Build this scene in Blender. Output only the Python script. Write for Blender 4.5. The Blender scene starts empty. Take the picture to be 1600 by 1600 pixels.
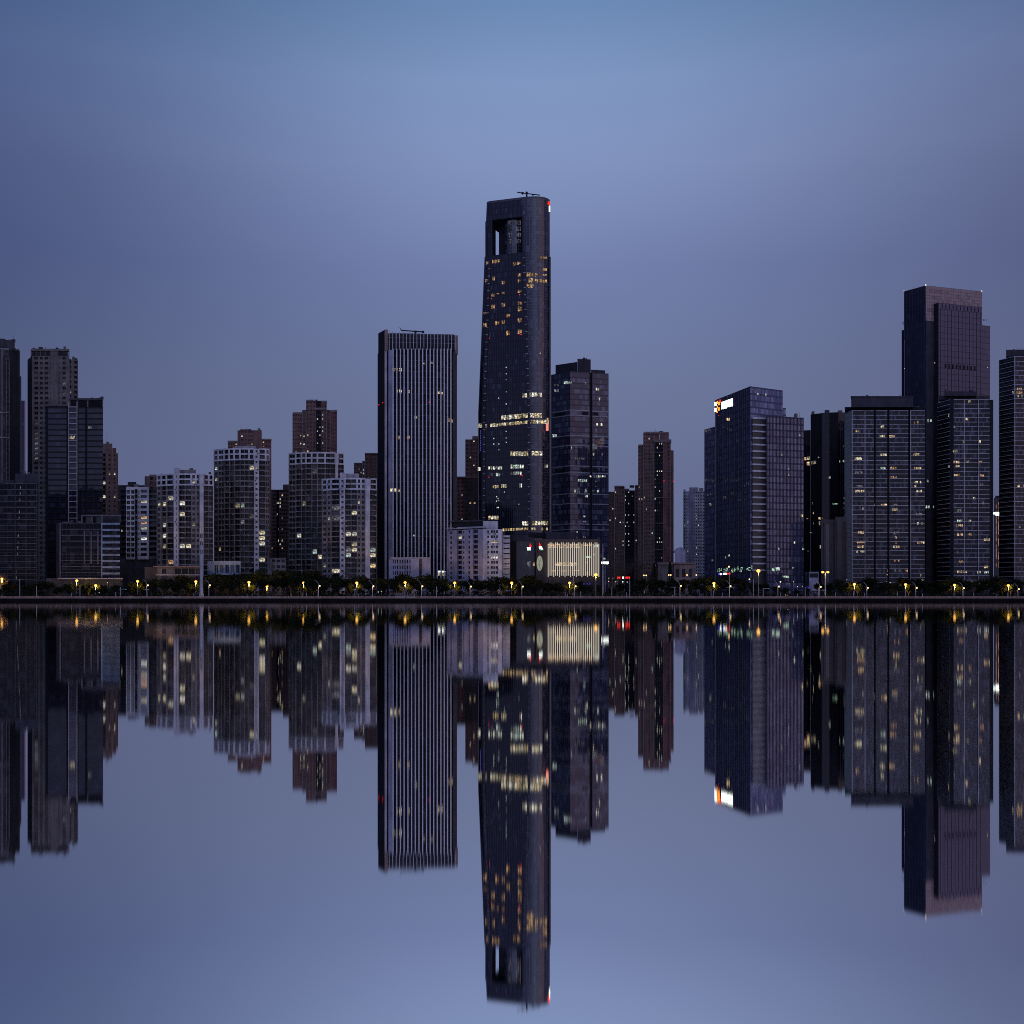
import bpy, math, random
from mathutils import Vector
from mathutils.bvhtree import BVHTree
R = random.Random(7)
C = bpy.context.scene.collection
FPX, HC, YH, GZ = 1900.0, 1.2, 936.5, 1.6      # focal length in photo pixels, eye height, horizon row, ground level
BANK = 640.0
def X(px, Y): return (px - 800.0) * Y / FPX
def Z(py, Y): return HC + (YH - py) * Y / FPX
def M(d, Y): return d * Y / FPX

# ------------------------------------------------------------------ materials
MATS = {}
def newmat(name):
    m = bpy.data.materials.new(name); m.use_nodes = True
    nt = m.node_tree; b = nt.nodes['Principled BSDF']
    return m, nt, b
def N(nt, t, **kw):
    n = nt.nodes.new(t)
    for k, v in kw.items(): setattr(n, k, v)
    return n
def math_n(nt, op, a, b=None, c=None):
    n = N(nt, 'ShaderNodeMath', operation=op)
    for i, v in enumerate((a, b, c)):
        if v is None: continue
        if isinstance(v, (int, float)): n.inputs[i].default_value = v
        else: nt.links.new(v, n.inputs[i])
    return n.outputs[0]
def mixc(nt, f, a, b):
    n = N(nt, 'ShaderNodeMix', data_type='RGBA')
    for i, v in ((0, f), (6, a), (7, b)):
        if isinstance(v, (int, float)): n.inputs[i].default_value = v
        elif isinstance(v, tuple): n.inputs[i].default_value = (*v, 1)
        else: nt.links.new(v, n.inputs[i])
    return n.outputs[2]
def wall_mat(name, col, rough=.85, var=.35, spec=.3):
    """painted or tiled wall with uneven dirt and rain streaks"""
    if name in MATS: return MATS[name]
    m, nt, b = newmat(name)
    tc = N(nt, 'ShaderNodeTexCoord')
    mp = N(nt, 'ShaderNodeMapping'); mp.inputs['Scale'].default_value = (.5, .5, .045)
    nt.links.new(tc.outputs['Object'], mp.inputs[0])
    n1 = N(nt, 'ShaderNodeTexNoise'); n1.inputs['Scale'].default_value = 1.0; n1.inputs['Detail'].default_value = 4
    nt.links.new(mp.outputs[0], n1.inputs['Vector'])
    n2 = N(nt, 'ShaderNodeTexNoise'); n2.inputs['Scale'].default_value = .16; n2.inputs['Detail'].default_value = 5
    nt.links.new(tc.outputs['Object'], n2.inputs['Vector'])
    s = math_n(nt, 'ADD', n1.outputs[0], n2.outputs[0])
    f = math_n(nt, 'MULTIPLY_ADD', s, 2.2, -1.7); f = math_n(nt, 'MINIMUM', math_n(nt, 'MAXIMUM', f, 0), 1)
    d = tuple(c * (1 - var) for c in col); l = tuple(min(.85, c * (1 + var * .4)) for c in col)
    nt.links.new(mixc(nt, f, d, l), b.inputs['Base Color'])
    b.inputs['Roughness'].default_value = rough; b.inputs['Specular IOR Level'].default_value = spec
    MATS[name] = m; return m
def curtain_mat(name, pw, fh, mw, sp, glass, mull, spand, blind=(.2, .2, .22), bp=.15, ior=1.7, tilt=.02, mrough=.45):
    """curtain wall seen from afar: panes of pw x fh metres, mullions mw wide, spandrel strip sp high, some blinds drawn"""
    if name in MATS: return MATS[name]
    m, nt, b = newmat(name)
    uv = N(nt, 'ShaderNodeUVMap'); sx = N(nt, 'ShaderNodeSeparateXYZ'); nt.links.new(uv.outputs[0], sx.inputs[0])
    u = math_n(nt, 'DIVIDE', sx.outputs[0], pw); v = math_n(nt, 'DIVIDE', sx.outputs[1], fh)
    cu = math_n(nt, 'FLOOR', u); cv = math_n(nt, 'FLOOR', v)
    cb = N(nt, 'ShaderNodeCombineXYZ'); nt.links.new(cu, cb.inputs[0]); nt.links.new(cv, cb.inputs[1])
    wn = N(nt, 'ShaderNodeTexWhiteNoise'); nt.links.new(cb.outputs[0], wn.inputs['Vector'])
    fl = N(nt, 'ShaderNodeCombineXYZ'); nt.links.new(math_n(nt, 'FLOOR', math_n(nt, 'MULTIPLY', u, .17)), fl.inputs[0]); nt.links.new(cv, fl.inputs[1])
    wf = N(nt, 'ShaderNodeTexWhiteNoise'); nt.links.new(fl.outputs[0], wf.inputs['Vector'])
    mu = math_n(nt, 'LESS_THAN', math_n(nt, 'FRACT', u), mw / pw)
    mv = math_n(nt, 'LESS_THAN', math_n(nt, 'FRACT', v), sp / fh)
    sep = N(nt, 'ShaderNodeSeparateColor'); nt.links.new(wn.outputs['Color'], sep.inputs[0])
    pr = math_n(nt, 'MULTIPLY', wf.outputs[0], bp * 2)
    bl = math_n(nt, 'MULTIPLY', math_n(nt, 'LESS_THAN', sep.outputs[0], pr), math_n(nt, 'MULTIPLY_ADD', sep.outputs[1], .8, .2))
    g = mixc(nt, bl, glass, blind); g = mixc(nt, mv, g, spand); g = mixc(nt, mu, g, mull)
    nt.links.new(g, b.inputs['Base Color'])
    frame = math_n(nt, 'MAXIMUM', mu, mv)
    nt.links.new(math_n(nt, 'MULTIPLY_ADD', mu, mrough - .06, .06), b.inputs['Roughness'])
    nt.links.new(math_n(nt, 'MULTIPLY_ADD', frame, 1.45 - ior, ior), b.inputs['IOR'])
    ge = N(nt, 'ShaderNodeNewGeometry')
    vs = N(nt, 'ShaderNodeVectorMath', operation='SUBTRACT'); nt.links.new(wn.outputs['Color'], vs.inputs[0]); vs.inputs[1].default_value = (.5, .5, .5)
    sc = N(nt, 'ShaderNodeVectorMath', operation='SCALE'); nt.links.new(vs.outputs[0], sc.inputs[0]); sc.inputs['Scale'].default_value = tilt
    ad = N(nt, 'ShaderNodeVectorMath', operation='ADD'); nt.links.new(ge.outputs['Normal'], ad.inputs[0]); nt.links.new(sc.outputs[0], ad.inputs[1])
    nm = N(nt, 'ShaderNodeVectorMath', operation='NORMALIZE'); nt.links.new(ad.outputs[0], nm.inputs[0])
    nt.links.new(nm.outputs[0], b.inputs['Normal'])
    MATS[name] = m; return m
def pane_mat():
    """window glass: each window has its own random curtain"""
    if 'window_glass' in MATS: return MATS['window_glass']
    m, nt, b = newmat('window_glass')
    oi = N(nt, 'ShaderNodeObjectInfo'); uv = N(nt, 'ShaderNodeUVMap')
    wn = N(nt, 'ShaderNodeTexWhiteNoise'); nt.links.new(uv.outputs[0], wn.inputs['Vector'])
    s = math_n(nt, 'FRACT', math_n(nt, 'ADD', oi.outputs['Random'], wn.outputs[0]))
    f = math_n(nt, 'MULTIPLY', math_n(nt, 'POWER', s, 6.0), .6)
    nt.links.new(mixc(nt, f, (.008, .008, .011), (.26, .25, .25)), b.inputs['Base Color'])
    b.inputs['Roughness'].default_value = .12; b.inputs['IOR'].default_value = 1.3
    MATS['window_glass'] = m; return m
def emit_mat(name, col, s, var=.75, scale=.9):
    if name in MATS: return MATS[name]
    m = bpy.data.materials.new(name); m.use_nodes = True; nt = m.node_tree
    nt.nodes.remove(nt.nodes['Principled BSDF']); out = nt.nodes['Material Output']
    e = N(nt, 'ShaderNodeEmission'); e.inputs[0].default_value = (*col, 1)
    if var > 0:
        oi = N(nt, 'ShaderNodeObjectInfo'); tc = N(nt, 'ShaderNodeTexCoord')
        no = N(nt, 'ShaderNodeTexNoise'); no.inputs['Scale'].default_value = scale; nt.links.new(tc.outputs['Object'], no.inputs['Vector'])
        k = math_n(nt, 'MULTIPLY_ADD', no.outputs[0], 4.5, -1.7); k = math_n(nt, 'MINIMUM', math_n(nt, 'MAXIMUM', k, .12), 1.1)
        k2 = math_n(nt, 'MULTIPLY_ADD', oi.outputs['Random'], var, 1 - var)
        nt.links.new(math_n(nt, 'MULTIPLY', math_n(nt, 'MULTIPLY', k, k2), s), e.inputs[1])
    else: e.inputs[1].default_value = s
    nt.links.new(e.outputs[0], out.inputs[0])
    m.cycles.emission_sampling = 'NONE'
    MATS[name] = m; return m
def plain(name, col, rough=.5, metal=0.0, spec=.5):
    if name in MATS: return MATS[name]
    m, nt, b = newmat(name)
    tc = N(nt, 'ShaderNodeTexCoord'); n1 = N(nt, 'ShaderNodeTexNoise'); n1.inputs['Scale'].default_value = 3.0
    nt.links.new(tc.outputs['Object'], n1.inputs['Vector'])
    nt.links.new(mixc(nt, n1.outputs[0], tuple(c * .75 for c in col), tuple(min(1, c * 1.25) for c in col)), b.inputs['Base Color'])
    b.inputs['Roughness'].default_value = rough; b.inputs['Metallic'].default_value = metal; b.inputs['Specular IOR Level'].default_value = spec
    MATS[name] = m; return m
E = {
 'warm': emit_mat('window_light_warm', (1, .72, .40), 1.2),
 'org': emit_mat('window_light_amber', (1, .58, .30), .85),
 'yel': emit_mat('window_light_yellow', (1, .89, .62), 1.12, .8),
 'cool': emit_mat('window_light_cool', (.80, 1, .92), 1.1),
 'wht': emit_mat('window_light_white', (1, .95, .82), 1.3, .6),
 'dim': emit_mat('window_light_dim', (.8, .8, .95), .28),
 'red': emit_mat('aviation_red', (1, .02, .05), 1.6, 0),
 'blue': emit_mat('neon_blue', (.10, .06, 1), .6, 0),
 'neon': emit_mat('neon_green_white', (.62, 1, .72), 1.0, .4),
 'sign': emit_mat('sign_white', (.92, 1, .96), 2.6, 0),
 'sred': emit_mat('sign_red', (1, .03, .02), 1.5, 0),
 'sorg': emit_mat('sign_orange', (1, .28, .03), 2.2, 0),
 'sod': emit_mat('lamp_sodium', (1, .50, .11), 2.0, 0),
 'lampw': emit_mat('lamp_warm_white', (1, .66, .32), 1.9, 0),
 'gold': emit_mat('window_light_gold', (1, .64, .30), .75, .5),
}
W = {
 'white': wall_mat('white_painted_wall', (.68, .66, .67)),
 'pale': wall_mat('pale_tile_wall', (.50, .47, .49)),
 'lav': wall_mat('lavender_grey_wall', (.42, .40, .50)),
 'grey': wall_mat('grey_plaster_wall', (.17, .16, .165)),
 'dgrey': wall_mat('dark_grey_wall', (.075, .070, .075)),
 'beige': wall_mat('beige_wall', (.20, .175, .165)),
 'brown': wall_mat('brown_brick_wall', (.25, .145, .122)),
 'brownl': wall_mat('light_brown_coping', (.32, .23, .20)),
 'red': wall_mat('red_brown_wall', (.29, .135, .118)),
 'black': wall_mat('near_black_cladding', (.022, .021, .026)),
 'rib': wall_mat('rib_white', (.80, .78, .82), var=.15),
 'blue': wall_mat('light_blue_panel', (.30, .38, .46)),
 'slate': wall_mat('slate_panel', (.055, .053, .068)),
 'bronze': wall_mat('bronze_panel', (.10, .078, .072)),
 'dirty': wall_mat('weathered_wall', (.27, .242, .225), var=.6),
}

# ------------------------------------------------------------------ mesh builder
class MB:
    def __init__(s): s.v = []; s.f = []; s.uv = []; s.mi = []; s.mats = []; s.key = {}
    def vert(s, p):
        k = (round(p[0], 3), round(p[1], 3), round(p[2], 3))
        i = s.key.get(k)
        if i is None: i = len(s.v); s.key[k] = i; s.v.append(k)
        return i
    def slot(s, m):
        if m not in s.mats: s.mats.append(m)
        return s.mats.index(m)
    def poly(s, pts, m, uv=None):
        ids = [s.vert(p) for p in pts]
        if len(set(ids)) < 3 or len(set(ids)) != len(ids): return
        s.f.append(ids); s.mi.append(s.slot(m)); s.uv.append(uv or [(0, 0)] * len(ids))
    def box(s, o, ux, uy, uz, m):
        """o corner, three edge vectors (right-handed: ux x uy = uz direction)"""
        o, ux, uy, uz = map(Vector, (o, ux, uy, uz))
        c = [o, o + ux, o + ux + uy, o + uy]; d = [p + uz for p in c]
        s.poly([c[3], c[2], c[1], c[0]], m); s.poly(d, m)
        for i in range(4): j = (i + 1) % 4; s.poly([c[i], c[j], d[j], d[i]], m)
    def abox(s, x0, x1, y0, y1, z0, z1, m): s.box((x0, y0, z0), (x1 - x0, 0, 0), (0, y1 - y0, 0), (0, 0, z1 - z0), m)
    def tube(s, p, q, r0, r1, m, n=8, cap=True):
        p, q = Vector(p), Vector(q); d = (q - p).normalized()
        a = d.orthogonal().normalized(); b = d.cross(a)
        A = [p + (a * math.cos(t) + b * math.sin(t)) * r0 for t in [i * 2 * math.pi / n for i in range(n)]]
        B = [q + (a * math.cos(t) + b * math.sin(t)) * r1 for t in [i * 2 * math.pi / n for i in range(n)]]
        for i in range(n): j = (i + 1) % n; s.poly([A[i], A[j], B[j], B[i]], m)
        if cap: s.poly(A[::-1], m); s.poly(B, m)
    def ball(s, c, r, m, n=10, k=6, sz=1.0):
        c = Vector(c); rows = []
        for i in range(k + 1):
            t = math.pi * i / k
            rows.append([c + Vector((r * math.sin(t) * math.cos(a), r * math.sin(t) * math.sin(a), r * sz * math.cos(t))) for a in [j * 2 * math.pi / n for j in range(n)]])
        for i in range(k):
            for j in range(n):
                q = (j + 1) % n
                pts = [rows[i][j], rows[i + 1][j], rows[i + 1][q], rows[i][q]]
                if i == 0: pts = [rows[0][0], rows[1][j], rows[1][q]]
                if i == k - 1: pts = [rows[i][j], rows[k][0], rows[i][q]]
                s.poly(pts, m)
    def prism(s, pts, z0, z1, m, mtop=None, uvh=False):
        """closed prism over a plan polygon listed anticlockwise seen from above"""
        n = len(pts); u = 0
        for i in range(n):
            a, b = Vector(pts[i][:2]), Vector(pts[(i + 1) % n][:2]); L = (b - a).length
            s.poly([(a.x, a.y, z0), (b.x, b.y, z0), (b.x, b.y, z1), (a.x, a.y, z1)], m, [(u, z1 - z0), (u + L, z1 - z0), (u + L, 0), (u, 0)])
            u += L
        s.poly([(p[0], p[1], z1) for p in pts], mtop or m); s.poly([(p[0], p[1], z0) for p in pts[::-1]], mtop or m)
    def mesh(s, name, off=(0, 0, 0)):
        me = bpy.data.meshes.new(name)
        o = Vector(off)
        me.from_pydata([(v[0] - o.x, v[1] - o.y, v[2] - o.z) for v in s.v], [], s.f)
        for m in s.mats: me.materials.append(m)
        me.polygons.foreach_set('material_index', s.mi)
        ul = me.uv_layers.new(name='UVMap'); flat = [c for q in s.uv for t in q for c in t]
        ul.data.foreach_set('uv', flat)
        me.update(); return me
    def obj(s, name, parent=None, off=None, smooth=False):
        """link as ONE mesh object; vertices are in world metres, parent empties sit at their own place"""
        o = bpy.data.objects.new(name, s.mesh(name, off if off is not None else (wloc(parent) if parent else (0, 0, 0))))
        C.objects.link(o)
        if parent: o.parent = parent
        if smooth:
            for p in o.data.polygons: p.use_smooth = True
        return o
def wloc(o):
    v = Vector(o.location)
    while o.parent: o = o.parent; v += o.location
    return v
def tag(o, label=None, cat=None, group=None, kind=None):
    if label: o['label'] = label
    if cat: o['category'] = cat
    if group: o['group'] = group
    if kind: o['kind'] = kind
    return o
def empty(name, loc, label=None, cat=None, group=None):
    o = bpy.data.objects.new(name, None); C.objects.link(o); o.location = loc; o.empty_display_size = 1
    return tag(o, label, cat, group)
def dup(root, loc, label=None, rz=0, sc=None):
    r = root.copy(); C.objects.link(r); r.location = loc; r.rotation_euler = (0, 0, rz)
    if sc: r.scale = sc
    if label: r['label'] = label
    for ch in root.children:
        c = ch.copy(); C.objects.link(c); c.parent = r
        for g in ch.children:
            d = g.copy(); C.objects.link(d); d.parent = c
    return r

class Face:
    """a vertical facade from plan point A to B (A on the viewer's left), u along it, w outwards"""
    def __init__(s, A, B):
        s.A, s.B = Vector(A), Vector(B); d = s.B - s.A; s.L = d.length; s.u = d / s.L; s.n = Vector((s.u.y, -s.u.x))
    def pt(s, u, z, w=0):
        q = s.A + s.u * u + s.n * w; return (q.x, q.y, z)
    def u_at(s, px):
        k = (px - 800) / FPX      # x = k*y
        den = s.u.x - k * s.u.y
        return (k * s.A.y - s.A.x) / den
    def y_at(s, px): return s.A.y + s.u.y * s.u_at(px)
def pxpy(p): return 800 + FPX * p[0] / p[1], YH - (p[2] - HC) * FPX / p[1]

# window rows: list of openings (fractions of the strip), sill and head (fractions of the floor), recess depth
PAT = {
 'sm': ([(.28, .72)], .30, .74, .25), 'sq': ([(.16, .84)], .26, .82, .7), 'wd': ([(.06, .94)], .30, .84, .3),
 'two': ([(.10, .44), (.56, .90)], .28, .78, .3), 'thr': ([(.07, .31), (.38, .62), (.69, .93)], .28, .80, .3),
 'four': ([(.05, .22), (.29, .46), (.54, .71), (.78, .95)], .28, .78, .3),
 'bal': ([(.05, .95)], .28, .94, 1.2), 'bal2': ([(.04, .47), (.53, .96)], .28, .93, 1.1), 'btwo': ([(.14, .36), (.62, .84)], .34, .74, .3), 'bthr': ([(.10, .24), (.42, .56), (.74, .88)], .34, .74, .3), 'bfour': ([(.07, .18), (.31, .42), (.56, .67), (.80, .91)], .34, .74, .3), 'tall': ([(.12, .88)], .10, .92, .35),
 'rib': ([(.08, .92)], .06, .90, .5), 'xb': ([(.05, .95)], .16, .95, 1.3), 'xb2': ([(.03, .48), (.52, .97)], .18, .95, 1.3), 'xt': ([(.10, .90)], .08, .95, .8), 'xw': ([(.07, .46), (.54, .93)], .20, .86, .6), 'xs': ([(.22, .78)], .24, .80, .4),
 'slot': ([(.40, .60)], .25, .80, .2), 'dot': ([(.36, .64)], .40, .72, .2),
}
PANE = {}
def pane_mesh(w, h, glass, frame):
    k = (round(w, 1), round(h, 1), glass.name, frame.name)
    if k not in PANE:
        b = MB(); w2, h2 = w / 2, h / 2; fr = min(.14, w * .08)
        b.poly([(-w2, 0, -h2), (w2, 0, -h2), (w2, 0, h2), (-w2, 0, h2)], glass, [(.5, .5)] * 4)
        for x0, x1, z0, z1 in ((-w2, -w2 + fr, -h2, h2), (w2 - fr, w2, -h2, h2), (-w2 + fr, w2 - fr, -h2, -h2 + fr), (-w2 + fr, w2 - fr, h2 - fr, h2), (-fr / 2, fr / 2, -h2 + fr, h2 - fr)):
            b.abox(x0, x1, -.07, -.004, z0, z1, frame)
        PANE[k] = b.mesh('window')
    return PANE[k]

class Bld:
    def __init__(s, name, label, px, Y, cat='building', group=None, frame='grey'):
        s.root = empty(name, (X(px, Y), Y + 8, GZ), label, cat, group)
        s.wall = MB(); s.wins = []; s.faces = []; s.lits = []; s.frame = W[frame]; s.Y = Y; s.acs = []
    def strip(s, F, z0, z1, fh, pat, mat, uoff=0, matf=None):
        if pat == 'glass' or pat is None or pat == 'blank':
            s.wall.poly([F.pt(0, z0), F.pt(F.L, z0), F.pt(F.L, z1), F.pt(0, z1)], mat, [(uoff, z1 - z0), (uoff + F.L, z1 - z0), (uoff + F.L, 0), (uoff, 0)])
            return
        hs, a, b, dep = PAT[pat] if isinstance(pat, str) else pat
        n = max(1, int((z1 - z0 - .5) / fh)); uc = [0]
        for h0, h1 in hs: uc += [h0 * F.L, h1 * F.L]
        uc.append(F.L); vc = [z0]; zb = z1 - n * fh
        for j in range(n): vc += [zb + (j + a) * fh, zb + (j + b) * fh]
        vc.append(z1)
        for j in range(len(vc) - 1):
            if vc[j + 1] - vc[j] < 1e-4: continue
            fl_from_top = n - 1 - (j - 1) // 2
            mm = matf(fl_from_top) if matf else mat
            for i in range(len(uc) - 1):
                u0, u1, v0, v1 = uc[i], uc[i + 1], vc[j], vc[j + 1]
                if u1 - u0 < 1e-4: continue
                if i % 2 == 1 and j % 2 == 1:
                    q = [F.pt(u0, v0), F.pt(u1, v0), F.pt(u1, v1), F.pt(u0, v1)]; r = [F.pt(u0, v0, -dep), F.pt(u1, v0, -dep), F.pt(u1, v1, -dep), F.pt(u0, v1, -dep)]
                    for k in range(4): l = (k + 1) % 4; s.wall.poly([q[k], q[l], r[l], r[k]], mm)
                    s.wins.append((F, u0, u1, v0, v1, dep))
                else: s.wall.poly([F.pt(u0, v0), F.pt(u1, v0), F.pt(u1, v1), F.pt(u0, v1)], mm)
    def block(s, strips, top, fl, depth, Y=None, zt=None, zb=GZ, matf=None, side=None, roof=None, parapet=0):
        """strips across the front: (px0, px1, dY0, dY1, pattern, material); closed by sides, back and roof"""
        Y = Y or s.Y; z1 = zt if zt is not None else Z(top, Y); fh = M(fl, Y); uo = 0; line = []; fs = []
        for st in strips:
            p0, p1, d0, d1, pat, mat = st[:6]; mat = W[mat] if isinstance(mat, str) else mat
            A = (X(p0, Y + d0), Y + d0); B = (X(p1, Y + d1), Y + d1)
            if line and (Vector(line[-1]) - Vector(A)).length > .02:
                a, b = line[-1], A; sm = W[side] if isinstance(side, str) else (side or mat)
                s.wall.poly([(a[0], a[1], zb), (b[0], b[1], zb), (b[0], b[1], z1), (a[0], a[1], z1)], sm, [(0, z1 - zb), (3, z1 - zb), (3, 0), (0, 0)])
                line.append(A)
            if not line: line.append(A)
            F = Face(A, B); s.strip(F, zb, z1, fh, pat, mat, uo, matf); uo += F.L; s.faces.append(F); fs.append(F); line.append(B)
        cx = (line[0][0] + line[-1][0]) / 2; cy = (line[0][1] + line[-1][1]) / 2; d = Vector((cx, cy)).normalized()
        ymax = max(p[1] for p in line); yb = ymax + depth
        bl = (line[0][0] + d.x * (yb - line[0][1]) / d.y, yb); br = (line[-1][0] + d.x * (yb - line[-1][1]) / d.y, yb)
        sm = W[side] if isinstance(side, str) else (side or (W[strips[0][5]] if isinstance(strips[0][5], str) else strips[0][5]))
        for a, b in ((line[-1], br), (br, bl), (bl, line[0])):
            L = math.dist(a, b)
            s.wall.poly([(a[0], a[1], zb), (b[0], b[1], zb), (b[0], b[1], z1), (a[0], a[1], z1)], sm, [(uo, z1 - zb), (uo + L, z1 - zb), (uo + L, 0), (uo, 0)])
        rm = W[roof] if roof else W['dgrey']
        s.wall.poly([(p[0], p[1], z1) for p in line + [br, bl]], rm)
        return fs, z1, fh
    def boxpart(s, name, px0, px1, top, bot, Y, depth, mat, d1=None, extra=None):
        """box-like roof house; px0..px1 at Y (and Y+d1 at the right end)"""
        b = MB(); m = W[mat] if isinstance(mat, str) else mat; d1 = d1 or 0
        A, B = Vector((X(px0, Y), Y)), Vector((X(px1, Y + d1), Y + d1)); d = ((A + B) / 2).normalized() * depth
        b.prism([A, B, B + d, A + d], Z(bot, Y), Z(top, Y), m)
        if extra: extra(b, A, B)
        return b.obj(name, s.root)
    def bands(s, name, faces, zs, h, w, mat, inset=0):
        for z in zs:
            b = MB(); m = W[mat] if isinstance(mat, str) else mat
            for F in faces:
                b.box(F.pt(inset, z, w), F.u.to_3d() * (F.L - 2 * inset), (-F.n * (w + .05)).to_3d(), (0, 0, h), m)
            b.obj(name, s.root)
    def rib(s, name, F, u, wid, w, z0, z1, mat, parent=None):
        b = MB(); m = W[mat] if isinstance(mat, str) else mat
        b.box(F.pt(u - wid / 2, z0, w), F.u.to_3d() * wid, (-F.n * (w + .05)).to_3d(), (0, 0, z1 - z0), m)
        return b.obj(name, s.root)
    def lit(s, pts): s.lits += pts
    def finish(s, wallname='wall', auto=0, mats=('yel', 'warm', 'cool'), maxpart=100, acs=0, smooth=False):
        s.body = s.wall.obj(wallname, s.root)
        bv = s.bvh = BVHTree.FromPolygons([Vector(v) for v in s.wall.v], s.wall.f)
        glass = pane_mat(); litw = {}
        ctr = []
        for i, (F, u0, u1, v0, v1, dep) in enumerate(s.wins): ctr.append(pxpy(F.pt((u0 + u1) / 2, (v0 + v1) / 2, -dep)))
        for (x, y, k) in s.lits:
            best, bd = None, 9
            for i, c in enumerate(ctr):
                d = math.hypot(c[0] - x, c[1] - y)
                if d < bd and i not in litw: best, bd = i, d
            if best is not None: litw[best] = k
        ids = list(range(len(s.wins)))
        for i in R.sample(ids, min(len(ids), auto)): litw.setdefault(i, R.choice(mats))
        order = sorted(ids, key=lambda i: (i not in litw, ctr[i][1]))
        rl = wloc(s.root); rest = MB()
        for n, i in enumerate(order):
            F, u0, u1, v0, v1, dep = s.wins[i]
            if n < maxpart:
                g = E[litw[i]] if i in litw else glass
                o = bpy.data.objects.new('window', pane_mesh(u1 - u0, v1 - v0, g, s.frame)); C.objects.link(o)
                o.parent = s.root; o.location = Vector(F.pt((u0 + u1) / 2, (v0 + v1) / 2, -dep + .01)) - rl
                o.rotation_euler = (0, 0, math.atan2(F.u.y, F.u.x))
                o.scale = ((u1 - u0) / round(u1 - u0, 1) if round(u1 - u0, 1) else 1, 1, (v1 - v0) / round(v1 - v0, 1) if round(v1 - v0, 1) else 1)
                if i in litw: o['label'] = 'lit window'
            else:
                q = (R.random(), R.random())
                rest.poly([F.pt(u0, v0, -dep + .01), F.pt(u1, v0, -dep + .01), F.pt(u1, v1, -dep + .01), F.pt(u0, v1, -dep + .01)], E[litw[i]] if i in litw else glass, [q] * 4)
                um = (u0 + u1) / 2; b = rest; fw = .06
                b.box(F.pt(um - fw, v0, -dep + .08), F.u.to_3d() * fw * 2, (-F.n * .06).to_3d(), (0, 0, v1 - v0), s.frame)
        if rest.f: rest.obj('window', s.root)['kind'] = 'stuff'
        if acs and s.wins:
            a = MB(); m = W['pale']; a.abox(-.5, .5, -.45, 0, -.4, .4, m); a.tube((0, -.46, 0), (0, -.45, 0), .32, .32, W['black'], 10)
            me = a.mesh('air_conditioner')
            for i in R.sample(ids, min(acs, len(ids))):
                F, u0, u1, v0, v1, dep = s.wins[i]
                o = bpy.data.objects.new('air_conditioner', me); C.objects.link(o); o.parent = s.root
                o.location = Vector(F.pt(min(F.L - .6, max(.6, (u0 if R.random() < .5 else u1))), v0 - .55, .02)) - rl
                o.rotation_euler = (0, 0, math.atan2(F.u.y, F.u.x))
        return s
    def hit(s, px, py, bvh=None):
        o = Vector((0, 0, HC)); d = Vector(((px - 800) / FPX, 1, (YH - py) / FPX)).normalized()
        return (bvh or s.bvh).ray_cast(o, d)
    def pane(s, x0, x1, y0, y1, k, name='lit_window', w=.12, dy=0, bvh=None, parent=None, label=None):
        """a lit pane lying on the facade that shows at this place; dy: rise from its start to its end"""
        p, n, _, _ = s.hit((x0 + x1) / 2, (y0 + y1 + dy) / 2, bvh)
        if p is None: return None
        if n.y > 0: n = -n
        p = p + n * w; o = Vector((0, 0, HC)); pts = []
        for x, y in ((x0, y1), (x1, y1 + dy), (x1, y0 + dy), (x0, y0)):
            d = Vector(((x - 800) / FPX, 1, (YH - y) / FPX)); t = (p - o).dot(n) / d.dot(n); pts.append(o + d * t)
        b = MB(); m = E[k] if isinstance(k, str) else k; back = [q - n * (w - .02) for q in pts]
        b.poly(pts, m)
        for i in range(4): j = (i + 1) % 4; b.poly([pts[j], pts[i], back[i], back[j]], W['black'])
        ob = b.obj(name, parent or s.root)
        if label: ob['label'] = label
        return ob
    def row(s, x0, x1, y0, y1, k, step=3.6, gap=.5, skip=0.0, dy=0, name='lit_window', w=.12):
        n = max(1, round((x1 - x0) / step)); st = (x1 - x0) / n
        for i in range(n):
            if R.random() < skip: continue
            a = x0 + i * st; f0 = dy * i / n
            s.pane(a, a + st - gap, y0 + f0, y1 + f0, k if isinstance(k, str) else R.choice(k), name, w, dy * (st - gap) / (x1 - x0))
    def red(s, px, py, r=.38, dirn=None):
        r = min(r, .28)
        p, n, _, _ = s.hit(px, py)
        if p is None: return
        if n.y > 0: n = -n
        b = MB(); b.ball(p + n * r, r, E['red'], 8, 5); b.obj('aviation_light', s.root)
    def antenna(s, px, top, bot, Y, r=.12, name='antenna'):
        b = MB(); b.tube((X(px, Y), Y, Z(bot, Y)), (X(px, Y), Y, Z(top, Y)), r, r * .5, W['dgrey'], 6); return b.obj(name, s.root)

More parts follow.
